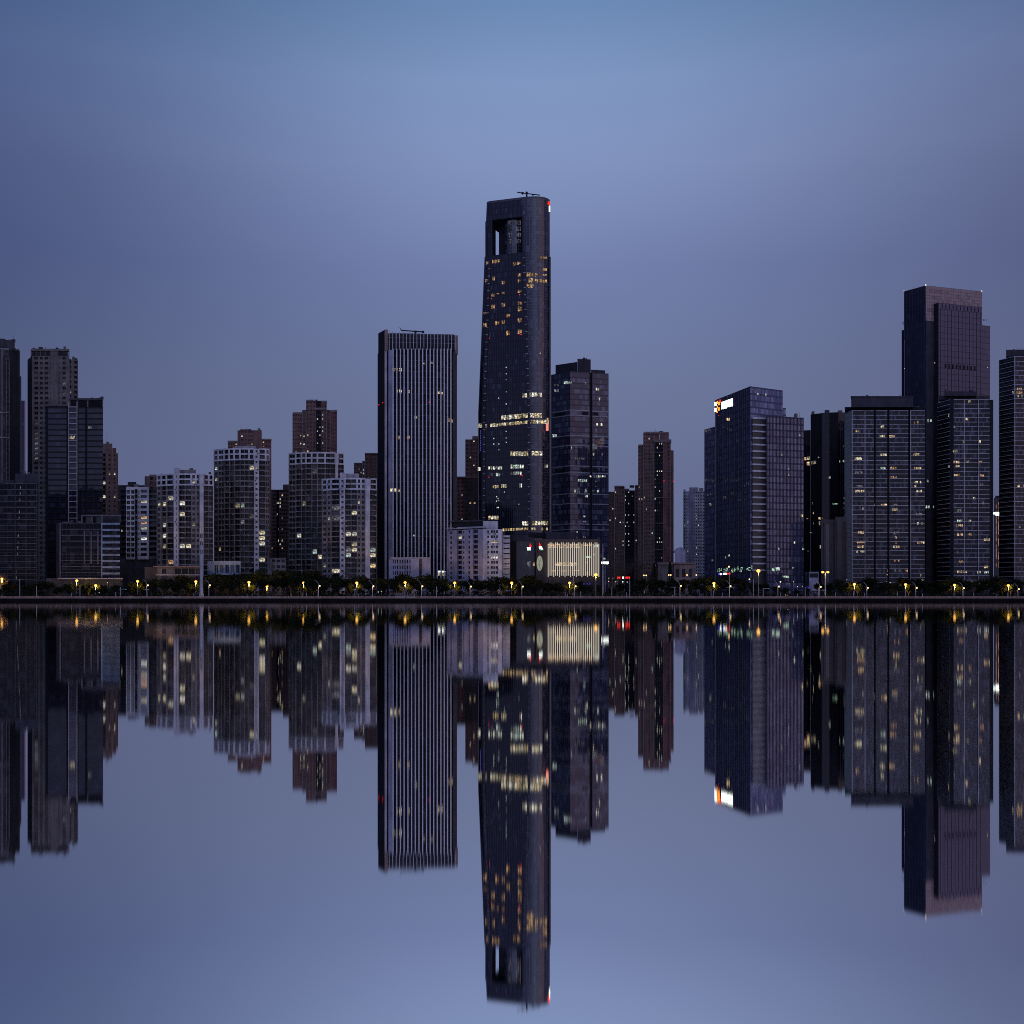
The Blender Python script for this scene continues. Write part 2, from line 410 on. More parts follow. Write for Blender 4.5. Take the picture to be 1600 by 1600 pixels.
def clutter(b, px0, px1, py, Y, n, tall=4.0, seed=1):
    """tanks, plant boxes, vents and lightning rods on a roof"""
    r = random.Random(seed * 31 + int(px0))
    for i in range(n):
        px = r.uniform(px0, px1); y = Y + r.uniform(2, 9); z = Z(py, Y) - .05; x = X(px, y); k = r.random(); m_ = MB()
        if k < .4:
            m_.tube((x, y, z), (x, y, z + r.uniform(.5, 1) * tall), .09, .05, W['dgrey'], 5); m_.obj('lightning_rod', b.root)
        elif k < .7:
            w_ = r.uniform(.5, 1.6); m_.abox(x - w_, x + w_, y - 1, y + 1, z, z + r.uniform(.8, 2.0), W[r.choice(['grey', 'dgrey', 'dirty'])]); m_.obj('plant_box', b.root)
        elif k < .9:
            m_.tube((x, y, z), (x, y, z + r.uniform(1.2, 2.2)), .8, .8, W[r.choice(['grey', 'dirty'])], 10); m_.obj('water_tank', b.root)
        else:
            m_.tube((x, y, z), (x, y, z + 1.0), .12, .12, W['grey'], 6); m_.ball((x, y - .2, z + 1.4), .6, W['pale'], 8, 5, .4); m_.obj('dish', b.root)
# ------------------------------------------------------------------ curtain walls (base colours of the things themselves)
CW = {
 'tower': curtain_mat('tower_curtain_wall', 1.35, 3.9, .16, .75, (.010, .010, .018), (.085, .082, .10), (.012, .011, .018), (.07, .07, .11), .09, 1.55, .010),
 'towerc': curtain_mat('tower_curved_glass', 1.35, 1.95, .12, .14, (.013, .013, .024), (.16, .155, .18), (.17, .165, .19), (.10, .10, .14), .2, 1.8, .012),
 'stripe': curtain_mat('dark_strip_glass', 2.3, 3.6, .10, .35, (.005, .005, .011), (.02, .02, .03), (.016, .016, .03), (.04, .04, .07), .10, 1.2, .02),
 'b23': curtain_mat('violet_glass_wall', 1.9, 3.9, .17, .9, (.040, .038, .075), (.13, .12, .16), (.030, .028, .056), (.19, .19, .27), .32, 1.6, .02),
 'b29': curtain_mat('blue_glass_wall', 1.25, 4.05, .16, 1.0, (.095, .096, .195), (.24, .23, .29), (.064, .064, .135), (.34, .34, .48), .5, 2.1, .02),
 'b29l': curtain_mat('ribbed_glass_wall', 1.9, 4.05, .22, 1.1, (.078, .078, .140), (.27, .26, .30), (.056, .055, .105), (.18, .18, .30), .3, 1.85, .02),
 'b31': curtain_mat('residential_glass', 1.15, 2.8, .14, .2, (.009, .009, .016), (.04, .038, .05), (.014, .014, .022), (.10, .10, .14), .26, 1.4, .02),
 'b32': curtain_mat('violet_panel_glass', 2.0, 4.2, .12, .45, (.070, .062, .130), (.06, .055, .095), (.022, .020, .045), (.09, .085, .14), .2, 1.6, .008),
 'b32d': curtain_mat('blue_side_glass', 2.6, 4.2, .30, .6, (.020, .020, .050), (.10, .095, .15), (.018, .018, .045), (.05, .05, .09), .15, 1.55, .01),
 'b32t': curtain_mat('rosy_crown_panels', 2.1, 2.3, .14, .18, (.37, .275, .265), (.07, .06, .06), (.06, .05, .05), (.22, .16, .16), .3, 1.45, .01),
 'b5': curtain_mat('navy_band_glass', 3.4, 3.45, .15, .95, (.020, .021, .034), (.035, .035, .05), (.008, .008, .012), (.05, .05, .075), .35, 1.55, .03),
 'b4': curtain_mat('dim_office_glass', 2.2, 3.3, .14, .35, (.007, .007, .011), (.03, .028, .03), (.022, .020, .022), (.04, .04, .055), .2, 1.25, .02),
 'b30': curtain_mat('black_glass_wall', 2.2, 3.5, .14, .5, (.009, .009, .014), (.022, .021, .028), (.010, .010, .014), (.03, .03, .04), .3, 1.5, .02),
 'pod': curtain_mat('podium_glass', 1.6, 2.8, .12, .15, (.016, .017, .022), (.06, .06, .07), (.04, .04, .05), (.05, .05, .06), .2, 1.6, .02),
}
B = {}

# ---- far left: two dark towers, the slim pink-edged one between, the pale grid tower, the navy tower
b = Bld('tower_block', 'dark tower block cut by the frame edge with two pale vertical rails', 0, 800, frame='dgrey'); B['edge'] = b
fs, z1, fh = b.block([(-40, 2, 0, 0, 'two', 'dgrey'), (2, 5, 0, 0, None, 'grey'), (5, 8, 0, .6, 'tall', 'dgrey'), (8, 14, .6, .6, 'two', 'dgrey'), (14, 31, .6, 5, None, 'black')], 546, 7.4, 22)
b.boxpart('roof_house', -40, 23, 531, 546.3, 803, 12, 'dgrey')
for p in (4, 9.5, 14): b.rib('pilaster', Face((X(p, 799.5), 799.5), (X(p + 1.2, 799.5), 799.5)), .25, .5, .25, GZ, Z(560, 800), 'grey')
for y in (546, 645, 684): b.bands('ledge', fs[:4], [Z(y, 800)], .6, .5, 'pale')
b.antenna(21.5, 522, 531, 806)
b.finish(acs=0)
b = Bld('glass_tower', 'slim distant tower with a thin magenta light edge', 34, 1000); B['slim'] = b
b.block([(28, 39.6, 0, 0, 'glass', CW['b32d'])], 626, 8, 12)
b.boxpart('tower_wing', 24, 33.4, 588, 936, 1030, 12, CW['b32d'])
pk = emit_mat('edge_magenta', (.55, .16, .42), .16, 0)
F = Face((X(37.4, 999.6), 999.6), (X(39.8, 999.6), 999.6)); b.rib('light_edge', F, .6, .7, .1, GZ, Z(627, 1000), pk)
b.finish('glass_facade'); b.pane(28.5, 30.5, 708, 711, 'wht')

b = Bld('apartment_tower', 'grey concrete tower with a grid of square dark openings and a blank central panel', 84, 820, frame='dgrey'); B['grid'] = b
mf = None
fs, z1, fh = b.block([(43, 50, 14, 0, None, 'slate'), (50, 52, 0, 0, None, 'beige'), (52, 61, 0, 0, 'sq', 'beige'), (61, 68, 0, 0, 'sq', 'beige'), (68, 77, 0, 0, 'sq', 'beige'), (77, 80, 0, 0, 'dot', 'beige'),
   (80, 91, -.5, -.5, None, 'beige'), (91, 96, 0, 0, 'dot', 'beige'), (96, 104, 0, 0, 'sq', 'beige'), (104, 108, 0, 0, None, 'beige')], 556, 7.8, 20)
b.block([(108.2, 112, 2, 2, 'sq', 'beige'), (112, 115, 2, 2, None, 'beige'), (115, 122, 2, 5, 'sq', 'beige')], 561, 7.8, 16)
def rooffr(bb, A, Bq):
    pass
for p0, p1 in ((48, 50), (56, 57), (63, 64), (70, 71), (78.5, 91), (107, 108.5)): b.boxpart('roof_column', p0, p1, 548, 556.3, 822, 3, 'beige')
b.boxpart('roof_beam', 48, 108.5, 545, 548.3, 821.5, 4, 'beige')
b.boxpart('roof_wall', 50, 106, 549, 556.2, 832, 1, 'dgrey')
b.lit([(109, 613, 'yel'), (102, 612, 'dim'), (102, 597, 'dim')] + [(61, y, 'dim') for y in (665, 673, 681, 689, 697, 705, 712)])
b.finish()

b = Bld('office_tower', 'navy banded glass tower with a pale ladder strip up its front', 116, 755); B['navy'] = b
fs, z1, fh = b.block([(71, 75, 8, 0, None, 'black'), (75, 104, 0, 0, 'glass', CW['b5']), (104, 107, .5, .5, None, 'black'), (107, 121, -.8, -.8, 'glass', CW['b5']), (121, 133, 0, 0, 'glass', CW['b5']), (133, 136.5, .8, .8, None, 'black'), (136.5, 161, 0, 0, 'glass', CW['b5'])], 636, 8.68, 22)
fl = fs[3]
for u in (.2, fl.L - .2): b.rib('ladder_rail', fl, u, .35, .35, GZ, z1 + 3, 'pale')
for i in range(30): b.bands('ladder_rung', [fl], [z1 - i * fh - .3], .45, .25, 'pale', .4)
for i in range(31): [b.bands('floor_band', [q], [z1 - i * fh - .6], .6, .35, 'black') for q in (fs[1], fs[4], fs[6])]
for p0, p1 in ((71, 108), (107.5, 110), (120, 122), (136, 138), (159.5, 161)): b.boxpart('roof_column', p0, p1, 625 if p0 > 100 else 634, 636.3, 757 if p0 > 100 else 756, 3, 'grey' if p0 > 100 else 'black')
b.boxpart('roof_beam', 107.5, 161, 622, 625.2, 756.5, 4, 'dgrey'); b.boxpart('roof_wall', 109, 160, 626, 636.2, 768, 1, 'black')
b.finish('glass_facade'); b.row(109, 117, 681, 686, 'yel'); b.row(138, 144, 666, 670, 'dim'); b.pane(113, 117, 681, 685, 'yel')

b = Bld('apartment_tower', 'slender rosy beige apartment tower with an antenna behind the navy tower', 172, 860, frame='dgrey'); B['rosy'] = b
b.block([(157, 165, 1.5, 1.5, 'bal', 'brownl'), (165, 168, 0, 0, None, 'brownl'), (168, 174, 0, 0, 'sm', 'brownl'), (174, 176, 0, 0, None, 'brownl'), (176, 182, 0, 0, 'sm', 'brownl'), (182, 184.5, 0, 1, None, 'red')], 708, 7.2, 18)
b.boxpart('roof_house', 160, 175.5, 693, 708.3, 863, 10, 'brownl'); b.boxpart('roof_house', 175.7, 181.5, 700, 708.3, 864, 9, 'red')
b.antenna(167, 676, 693, 866)
b.lit([(178, 737, 'wht'), (172, 737, 'warm'), (176, 774, 'wht'), (162, 752, 'wht'), (162, 774, 'wht')])
b.finish()

# ---- front row, left
b = Bld('office_block', 'dark grey office block with thin floor lines below the pale grid tower', 30, 700); B['dim'] = b
fs, z1, fh = b.block([(-30, 7, 3, 3, 'glass', CW['b4']), (7, 20, 1.5, 1.5, 'glass', CW['b4']), (20, 23, .5, .5, None, 'black'), (23, 40, 0, 0, 'glass', CW['b4']), (40, 58.5, 0, 0, 'glass', CW['b4'])], 755, 9.4, 22)
for i in range(17): b.bands('floor_line', fs, [z1 - i * fh - .3], .3, .15, 'grey')
for p in (23.2, 40.2, 58): b.rib('pilaster', fs[3] if p < 40 else fs[4], .3 if p < 50 else fs[4].L - .3, .5, .2, GZ, z1, 'dgrey')
b.boxpart('roof_screen', 24, 59, 740, 755.3, 701, 14, 'slate'); b.boxpart('roof_house', -25, 22, 750, 755.3, 706, 10, 'dgrey')
b.finish('glass_facade')
for i in range(16): b.pane(31.3 - i * .42, 32.6 - i * .42, 760 + i * 9.4, 764 + i * 9.4, 'dim') if i not in (3, 7, 12, 13) else None

b = Bld('office_block', 'low office block with bright blue-white floor bands on its right wing', 138, 694); B['bands'] = b
fs, z1, fh = b.block([(88, 93, 8, 0, None, 'dgrey'), (93, 95.5, -.5, -.5, None, 'grey'), (95.5, 127, 0, 0, 'glass', CW['b4']), (127, 158, 0, 0, 'glass', CW['b4']), (158, 160, -.5, -.5, None, 'blue'), (160, 187.5, -.2, -.2, 'glass', CW['b4'])], 817, 9.7, 20)
for i in range(10):
    b.bands('floor_band', [fs[5]], [z1 - i * fh - 1.1], 1.1, .4, 'blue'); b.bands('floor_line', fs[2:4], [z1 - i * fh - .3], .3, .2, 'grey')
for u in (.16, .5, .84):
    b.rib('pale_column', fs[3], fs[3].L * u, .7, .12, z1 - 6.6 * fh, z1 - 1.3 * fh, 'grey')
for p0, p1 in ((127, 129), (143, 145), (158.5, 160.5), (187, 188.2)): b.boxpart('roof_column', p0, p1, 806, 817.2, 695, 2, 'grey')
b.boxpart('roof_beam', 127, 188.5, 804.3, 806.6, 694.8, 4, 'grey'); b.boxpart('roof_glass', 129.2, 158.2, 807, 817.1, 698, 1, CW['pod']); b.boxpart('roof_wall', 161, 186.5, 807, 817.1, 703, 1, 'dgrey')
b.boxpart('podium', 72, 192, 903.5, 936, 684, 8, 'dgrey'); b.boxpart('canopy_edge', 90, 192, 903, 905, 682.8, 1, 'pale')
for i in range(26): b.boxpart('roof_plant', 91 + i * 1.35, 91.8 + i * 1.35, 816 - R.random() * 3, 817.2, 696 + R.random() * 4, .8, 'dgrey') if i % 2 else None
b.finish('glass_facade')

b = Bld('apartment_block', 'white apartment block with a window grid and brown balconies, above dark trees', 214, 745, frame='grey'); B['whiteL'] = b
fs, z1, fh = b.block([(186, 197, 10, 1.5, 'bal', 'dgrey'), (197, 204, 0, 0, 'tall', 'white'), (204, 211, 0, 0, 'tall', 'white'), (211, 215, 1.2, 1.2, 'bal', 'dgrey'), (215, 219, 0, 0, 'sm', 'white'), (219, 230, 0, 0, 'wd', 'white'), (230, 232.5, 0, 0, None, 'white'), (232.6, 245, 1.5, 1.5, 'bal', 'beige')], 764, 8.25, 20, zb=Z(874, 745), side='grey')
b.boxpart('wall_base', 187, 245, 873.8, 936, 746.5, 18, 'dgrey'); b.boxpart('parapet', 197, 232.5, 760.8, 764.2, 745.2, 4, 'white')
b.bands('floor_band', fs[1:3], [z1 - i * fh - .7 for i in range(13)], 1.0, .3, 'white')
b.lit([(227, 781.5, 'yel'), (222, 811, 'org'), (228, 811, 'org'), (226, 820, 'yel'), (224, 844, 'wht')])
b.finish(acs=18); b.pane(189.5, 191.5, 827.5, 831, 'yel')
b = Bld('distant_tower', 'faint purplish tower far behind the white block', 205, 1150, frame='dgrey')
b.block([(184, 199, 0, 0, 'sm', 'slate'), (199, 214, -2, -2, 'sm', 'slate'), (214, 226, 1, 1, 'sm', 'slate')], 758, 5.6, 18); b.boxpart('roof_house', 199.5, 213, 753, 758.3, 1152, 9, 'slate'); b.finish(maxpart=30)
b = Bld('apartment_block', 'brown apartment block with a rounded roof corner rising behind the white one', 237, 800, frame='dgrey')
b.block([(226, 234, 0, 0, None, 'beige'), (234, 240, .5, .5, 'bal', 'brown'), (240, 255, 0, 0, 'sq', 'brown')], 744, 8, 18); b.boxpart('roof_house', 233, 252, 741.5, 744.3, 803, 8, 'brownl'); b.finish(maxpart=40)

# ---- bow-fronted apartment towers
def bow(c, hw, k):
    return lambda px: -k * max(0, 1 - ((px - c) / hw) ** 2)
def bow_tower(key, label, Y, top, fl, cols, bw, base_py, lits, acs, nwhite=2, depth=24, dark='dirty'):
    b = Bld('apartment_tower', label, (cols[0][0] + cols[-1][1]) / 2, Y, frame='grey'); B[key] = b
    st = []
    for (p0, p1, pat, mat, w) in cols: st.append((p0, p1, bw(p0) + w, bw(p1) + w, pat, W[mat]))
    mf = lambda j: None
    # topmost floors are painted white, the older ones below are weathered
    fs, z1, fh = b.block(st, top, fl, depth, zb=GZ, side='dgrey')
    for F, (p0, p1, pat, mat, w) in zip(fs, cols):
        if mat == 'dirty':
            pass
    b.bands('white_ring', [F for F, c in zip(fs, cols) if c[3] != 'white'], [z1 - .5, z1 - fh - .4, z1 - 2 * fh - .4][:nwhite + 1], .9, .25, 'white')
    for F, c in zip(fs, cols):
        if c[3] == 'dirty':
            for u in (.25, F.L - .25): b.rib('white_pier', F, u, .5, .22, z1 - (nwhite) * fh, z1 - .5, 'white')
    b.lit(lits)
    return b, fs, z1, fh
c = [(245, 252, 'xs', 'dirty', 2), (252, 260, 'xb', 'dirty', 1.5), (260, 271.5, 'xb', 'dirty', .3), (271.5, 279, 'slot', 'white', -.9), (279, 299, 'xb2', 'dirty', 0), (299, 306, 'xs', 'dirty', .2), (306, 312, 'xs', 'dirty', 0), (312, 318, None, 'white', -.7), (318, 326, 'xb', 'dirty', .6), (326, 333, 'xb', 'dirty', 1)]
b, fs, z1, fh = bow_tower('bow1', 'bow-fronted apartment tower with two white vertical strips behind the tall white mast', 722, 742, 8.3, c, bow(292, 46, 5), 884,
  [(249, 790, 'yel'), (262, 790, 'yel'), (285, 790, 'wht'), (289, 806, 'yel'), (263, 824, 'wht'), (262, 833, 'wht'), (262, 850, 'yel'), (290, 849, 'wht'), (303, 823, 'yel'), (266, 876, 'org'), (292, 857, 'yel'), (270, 781, 'wht')], 60)
b.boxpart('stair_house', 272, 281, 731, 742.3, 722.6, 6, 'white'); b.boxpart('roof_house', 281.2, 306, 734, 742.3, 725, 6, 'dirty'); b.boxpart('water_tank', 296, 302, 731.5, 734.2, 726, 3, 'grey')
b.finish(acs=60, auto=3)
c = [(334, 341, 'xs', 'dirty', 1.5), (341, 350, 'xw', 'dirty', 1), (350, 358, 'xb', 'dirty', .3), (358, 366, 'xt', 'dirty', 0), (366, 375, 'xb', 'dirty', 0), (375, 389, 'xb2', 'dirty', 0), (389, 397, 'xb', 'dirty', .2), (397, 404.5, 'sm', 'white', -.6), (404.5, 415, 'xb', 'dirty', .3), (415, 421, 'xw', 'dirty', 1)]
b, fs, z1, fh = bow_tower('bow2', 'tall bow-fronted apartment tower with a white top ring before a brown brick tower', 752, 703, 8.4, c, bow(385, 55, 6), 900,
  [(394, 734, 'yel'), (402, 734, 'yel'), (340, 736, 'cool'), (339, 751, 'yel'), (370, 791, 'yel'), (381, 791, 'cool'), (408, 831, 'yel'), (409, 840, 'yel'), (408, 848, 'wht'), (392, 805, 'dim'), (411, 871, 'yel'), (380, 815, 'dim')], 70)
b.boxpart('roof_house', 367, 400, 697, 703.3, 752, 8, 'pale'); b.boxpart('water_tank', 385, 390, 693.5, 697.2, 755, 4, 'grey'); b.finish(acs=70, auto=2)
c = [(451, 462, 'xw', 'dirty', 2), (462, 471, 'xb', 'dirty', .8), (471, 478, 'xt', 'dirty', .2), (478, 487, 'xb', 'dirty', 0), (487, 496, 'xt', 'dirty', 0), (496, 508, 'xb', 'dirty', 0), (508, 524, 'xb2', 'dirty', 0), (524, 528, None, 'white', -.5), (528, 537.5, 'xb', 'dirty', 1)]
b, fs, z1, fh = bow_tower('bow3', 'grey bow-fronted apartment tower with a white top ring below a brown brick tower', 768, 709, 8.3, c, bow(494, 52, 6), 890,
  [(491, 739, 'dim'), (473, 786, 'yel'), (466, 834, 'wht'), (488, 865, 'cool'), (500, 874, 'yel')], 50)
b.boxpart('roof_house', 488, 494, 706.3, 709.3, 768, 4, 'pale'); b.boxpart('roof_house', 516, 521, 705.5, 709.3, 769, 4, 'pale'); b.boxpart('roof_house', 452, 463, 723 - 15, 709.3, 774, 4, 'dgrey'); b.finish(acs=60, auto=1)
c = [(503, 511, 'xs', 'dirty', 2), (511, 517, 'xs', 'dirty', 1.4), (517, 531, 'xb', 'dirty', .6), (531, 539, 'sm', 'white', -.8), (539, 558, 'xb2', 'dirty', 0), (558, 564, 'xs', 'dirty', 0), (564, 571, 'xs', 'dirty', 0), (571, 578, None, 'white', -.6), (578, 588.5, 'xb', 'dirty', .6)]
b, fs, z1, fh = bow_tower('bow4', 'shorter bow-fronted apartment tower with a white stair strip beside the striped office tower', 714, 749, 8.2, c, bow(548, 46, 5), 890,
  [(561, 787, 'yel'), (551, 804, 'yel'), (523, 797, 'dim'), (515, 813, 'wht'), (524, 813, 'dim'), (541, 837, 'wht'), (550, 838, 'wht'), (552, 862, 'yel'), (583, 862, 'cool'), (583, 871, 'yel'), (546, 869, 'cool'), (542, 862, 'dim'), (506, 886, 'yel'), (521, 894, 'yel')], 60)
b.boxpart('stair_house', 531.3, 540, 738.5, 749.3, 714.6, 6, 'white'); b.boxpart('roof_house', 540.2, 561, 740, 749.3, 717, 6, 'pale'); b.finish(acs=60, auto=2)

# ---- low buildings between them
b = Bld('low_building', 'low beige riverside building with framed terraces under the bow-fronted tower by the mast', 285, 690, frame='grey')
b.block([(226, 246, 1, 1, None, 'dgrey'), (246, 271, 0, 0, ([(.28, .55)], .25, .8, .3), 'beige'), (271, 316, -.5, -.5, ([(.04, .26), (.29, .5), (.53, .74), (.77, .97)], .15, .85, .6), 'beige')], 886, 14, 10)
b.bands('canopy', [Face((X(244, 689), 689), (X(318, 688.5), 688.5))], [Z(899, 689)], .5, 1.0, 'pale'); b.bands('canopy', [Face((X(240, 689), 689), (X(318, 688.5), 688.5))], [Z(886, 689)], .6, .8, 'brownl'); b.finish()
b = Bld('pavilion', 'small pale blue framed pavilion with five tall openings', 350, 690, frame='blue')
b.block([(324, 334, 8, 0, None, 'blue'), (334, 376, 0, 0, ([(.02, .16), (.22, .36), (.42, .56), (.62, .76), (.82, .96)], .12, .72, .8), 'blue')], 876.5, 21.5, 9, zb=Z(898.5, 690))
b.boxpart('base', 325, 375, 898.3, 936, 692.5, 7, 'dgrey'); b.finish()
b = Bld('low_building', 'low grey building with square windows between the two taller bow-fronted towers', 434, 735, frame='dgrey')
b.block([(418, 423, 0, 0, None, 'dirty'), (423, 447, 0, 0, ([(.08, .3), (.4, .62), (.7, .92)], .25, .75, .3), 'dirty')], 872, 9, 12); b.finish(maxpart=40)
b = Bld('apartment_tower', 'dark brown tower with scattered lit windows in the gap left of the brick tower', 437, 930, frame='dgrey'); B['gap'] = b
b.block([(424, 432, 0, 0, 'four', 'brown'), (432, 436, 1, 1, 'two', 'black'), (436, 446, 0, 0, 'thr', 'brown'), (446, 453, .5, .5, 'two', 'brown')], 765, 5.9, 18); b.boxpart('roof_house', 442, 453, 757, 765.3, 935, 8, 'brown')
b.lit([(433, 787, 'warm'), (438, 777, 'wht'), (441, 772, 'warm'), (438, 782, 'wht'), (438, 787, 'wht'), (438, 792, 'wht'), (433, 806, 'org'), (440, 810, 'dim'), (436, 844, 'wht'), (440, 844, 'wht'), (425, 858, 'org'), (442, 858, 'warm'), (439, 853, 'wht'), (436, 829, 'dim'), (440, 829, 'dim')]); b.finish()

# ---- brown brick towers
def brick(key, label, Y, blocks, caps, fl, lits, auto=0, mat='brown', lines=(), maxpart=100):
    b = Bld('brick_tower', label, blocks[0][0][0][0] + 10, Y, frame='dgrey'); B[key] = b
    for strips, top, depth in blocks: b.block([(p0, p1, d0, d1, pt, m) for p0, p1, d0, d1, pt, m in strips], top, fl, depth, side=mat)
    for (p0, p1, top, bot, dy) in caps: b.boxpart('coping', p0, p1, top, bot, Y + dy, 3, 'brownl')
    for (p0, p1, y, dy) in lines: b.boxpart('string_course', p0, p1, y, y + .9, Y + dy, .6, 'brownl')
    b.lit(lits); b.finish(auto=auto, mats=('wht', 'warm', 'cool'), maxpart=maxpart); return b
brick('brk1', 'brown brick tower with a stepped crown directly behind the tall bow-fronted tower', 860, [
  ([(356, 371, 3, 3, 'bfour', 'brown')], 690, 14), ([(371.1, 375, 1.5, 1.5, None, 'brown'), (375, 387, 0, 0, 'btwo', 'brown'), (387, 396, .5, .5, 'btwo', 'brown'), (396, 409, 1, 1, None, 'brown')], 672, 16), ([(409.1, 424, 3, 4, 'bthr', 'red')], 687, 14)], [(355.5, 371, 688.5, 690.2, 2.8), (375, 391, 670.5, 672.3, -.3), (409, 424.3, 685.5, 687.3, 2.6)], 6.2,
  [(380, 681, 'wht'), (364, 698, 'yel'), (372, 692, 'warm'), (399, 691, 'warm'), (402, 691, 'warm'), (406, 691, 'warm'), (410, 691, 'dim')])
brick('brk2', 'tall brown brick tower with a stepped crown behind the bow-fronted pair', 860, [
  ([(457, 472, 3, 3, 'bfour', 'brown')], 645, 14), ([(472.1, 478, 1.5, 1.5, 'sm', 'brown')], 640, 14), ([(478.1, 494, 0, 0, 'bthr', 'brown'), (494, 502, .6, .6, 'btwo', 'black'), (502, 510.5, 0, 0, 'btwo', 'brown')], 626, 16), ([(510.6, 516, 1.5, 1.5, 'sm', 'brown')], 640, 14), ([(516.1, 520, 2.5, 2.5, None, 'red'), (520, 526.5, 2.5, 3.5, 'btwo', 'red')], 642, 14)],
  [(457.5, 472, 644, 646.5, 2.6), (478.5, 490.6, 624.5, 627, -.4), (503, 510.8, 627, 629, -.4), (516, 526.8, 640.5, 644, 2.2), (490, 510, 637, 640, -.5)], 6.3,
  [(497, 656, 'wht'), (504, 651, 'wht'), (504, 656, 'wht'), (500, 665, 'cool'), (503, 665, 'cool'), (496, 671, 'wht'), (503, 675, 'wht'), (500, 680, 'wht'), (470, 682, 'wht'), (473, 682, 'warm'), (477, 682, 'wht'), (470, 692, 'wht'), (477, 692, 'wht'), (495, 695, 'cool'), (503, 695, 'wht'), (464, 707, 'org'), (473, 707, 'warm'), (477, 707, 'warm')], lines=[(457.5, 472, 660, 2.6), (478.5, 494, 653, -.4), (457.5, 478, 699, 1.2), (500, 526, 698, -.5)])
brick('brk3', 'distant brown tower peeping out just left of the striped office tower', 940, [
  ([(553, 566, 2, 2, 'bfour', 'brown')], 724, 12), ([(566.1, 570, 0, 0, 'sm', 'brown')], 720, 12), ([(570.1, 577, 0, 0, 'sm', 'brown'), (577, 592, .6, .6, 'bfour', 'brown')], 709, 14)], [(569.8, 592, 707.6, 709.3, -.4), (553, 566, 723, 724.3, 1.6)], 5.6, [(567, 733, 'wht'), (567, 737, 'wht'), (562, 733, 'dim'), (567, 741, 'cool')], maxpart=60)
brick('brk4', 'brown tower standing half hidden left of the tallest tower', 930, [
  ([(727, 738, 2, 2, 'btwo', 'brown'), (738, 748, 1, 1, 'btwo', 'brown')], 686, 14), ([(714, 725, -6, -6, 'btwo', 'red'), (725, 752, -7, -7, 'bfour', 'bronze')], 746, 6)], [(714, 752, 744.5, 746.5, -7.6), (738, 748, 681.5, 686.3, 2)], 6.3,
  [(740, 689, 'yel'), (735, 716, 'yel'), (741, 725, 'warm'), (737, 772, 'yel'), (737, 787, 'warm'), (742, 787, 'warm'), (721, 774, 'cool'), (721, 810, 'cool'), (740, 804, 'wht')])
brick('brk5', 'broad dark brown apartment block with many small lights left of the red-brown tower', 890, [
  ([(951, 960, 2, 2, 'btwo', 'brown')], 768, 16), ([(960.1, 967, 0, 0, 'btwo', 'brown'), (967, 976, .6, .6, 'btwo', 'brown')], 760, 18), ([(976.1, 984, 1.5, 1.5, 'bthr', 'black'), (984, 992, 1, 1, 'bthr', 'black')], 766, 16), ([(992.1, 1000, 0, 0, 'btwo', 'brown')], 759, 16)], [(959.8, 975, 759, 761, -.5), (976, 983, 763.5, 766.3, 1), (992, 1000, 758, 760, -.5)], 5.9,
  [(977, 773, 'wht'), (988, 772, 'yel'), (977, 782, 'wht'), (982, 787, 'wht'), (959, 793, 'wht'), (977, 805, 'wht'), (982, 805, 'wht'), (990, 805, 'wht'), (974, 814, 'dim'), (981, 815, 'wht'), (992, 815, 'wht'), (960, 811, 'wht'), (977, 824, 'wht'), (982, 824, 'dim'), (977, 834, 'wht'), (982, 834, 'wht'), (983, 844, 'wht'), (993, 843, 'wht'), (975, 847, 'wht'), (974, 852, 'wht'), (982, 853, 'wht'), (960, 858, 'wht')], auto=6)
b = brick('brk6', 'tall red-brown brick tower with a flared crown standing right of the violet tower', 855, [
  ([(997, 1005, 3, 3, 'btwo', 'brown')], 696, 14), ([(1005.1, 1012, 0, 0, 'btwo', 'brown'), (1012, 1022, .6, .6, 'btwo', 'brown')], 676, 18), ([(1022.1, 1036, .8, .8, 'bfour', 'black')], 690, 16), ([(1036.1, 1042, -.5, -.5, None, 'red'), (1042, 1048, -.5, .5, 'dot', 'red')], 690, 16), ([(1048.1, 1052.5, 1.5, 3, None, 'red')], 703, 14)],
  [(1006, 1030, 674.5, 677.3, -.6), (1030, 1045, 675, 677.3, 4), (1022, 1049, 686.5, 691, -.9), (997.3, 1006, 694.5, 697, 2.5), (1041, 1049, 690, 692, -.9)], 6.15,
  [(1015, 683, 'wht'), (1027, 699, 'wht'), (1035, 693, 'wht'), (1028, 735, 'wht'), (1030, 735, 'wht'), (1028, 741, 'wht'), (1034, 739, 'wht'), (1024, 748, 'dim'), (1024, 762, 'wht'), (1029, 765, 'wht'), (1024, 782, 'wht'), (1029, 783, 'dim'), (1030, 842, 'wht'), (1028, 846, 'wht'), (1032, 846, 'wht'), (1037, 845, 'wht'), (1000, 759, 'warm'), (1000, 778, 'wht'), (1004, 782, 'wht'), (1004, 778, 'warm'), (1036, 872, 'yel'), (1024, 797, 'wht'), (1028, 797, 'dim')], auto=6, lines=[(1022, 1049, 706, -.9), (1036, 1053, 736, -1), (1022, 1053, 777, -1), (1022, 1053, 817, -1), (1006, 1022, 714, -.5), (1022, 1053, 858, -1)])
b.boxpart('roof_house', 1022.2, 1030.5, 676.5, 690.2, 857, 8, 'brown'); b.boxpart('roof_house', 1031, 1045, 676, 690.2, 860, 8, 'brown'); b.red(1037.5, 751.5); b.red(1052, 752)

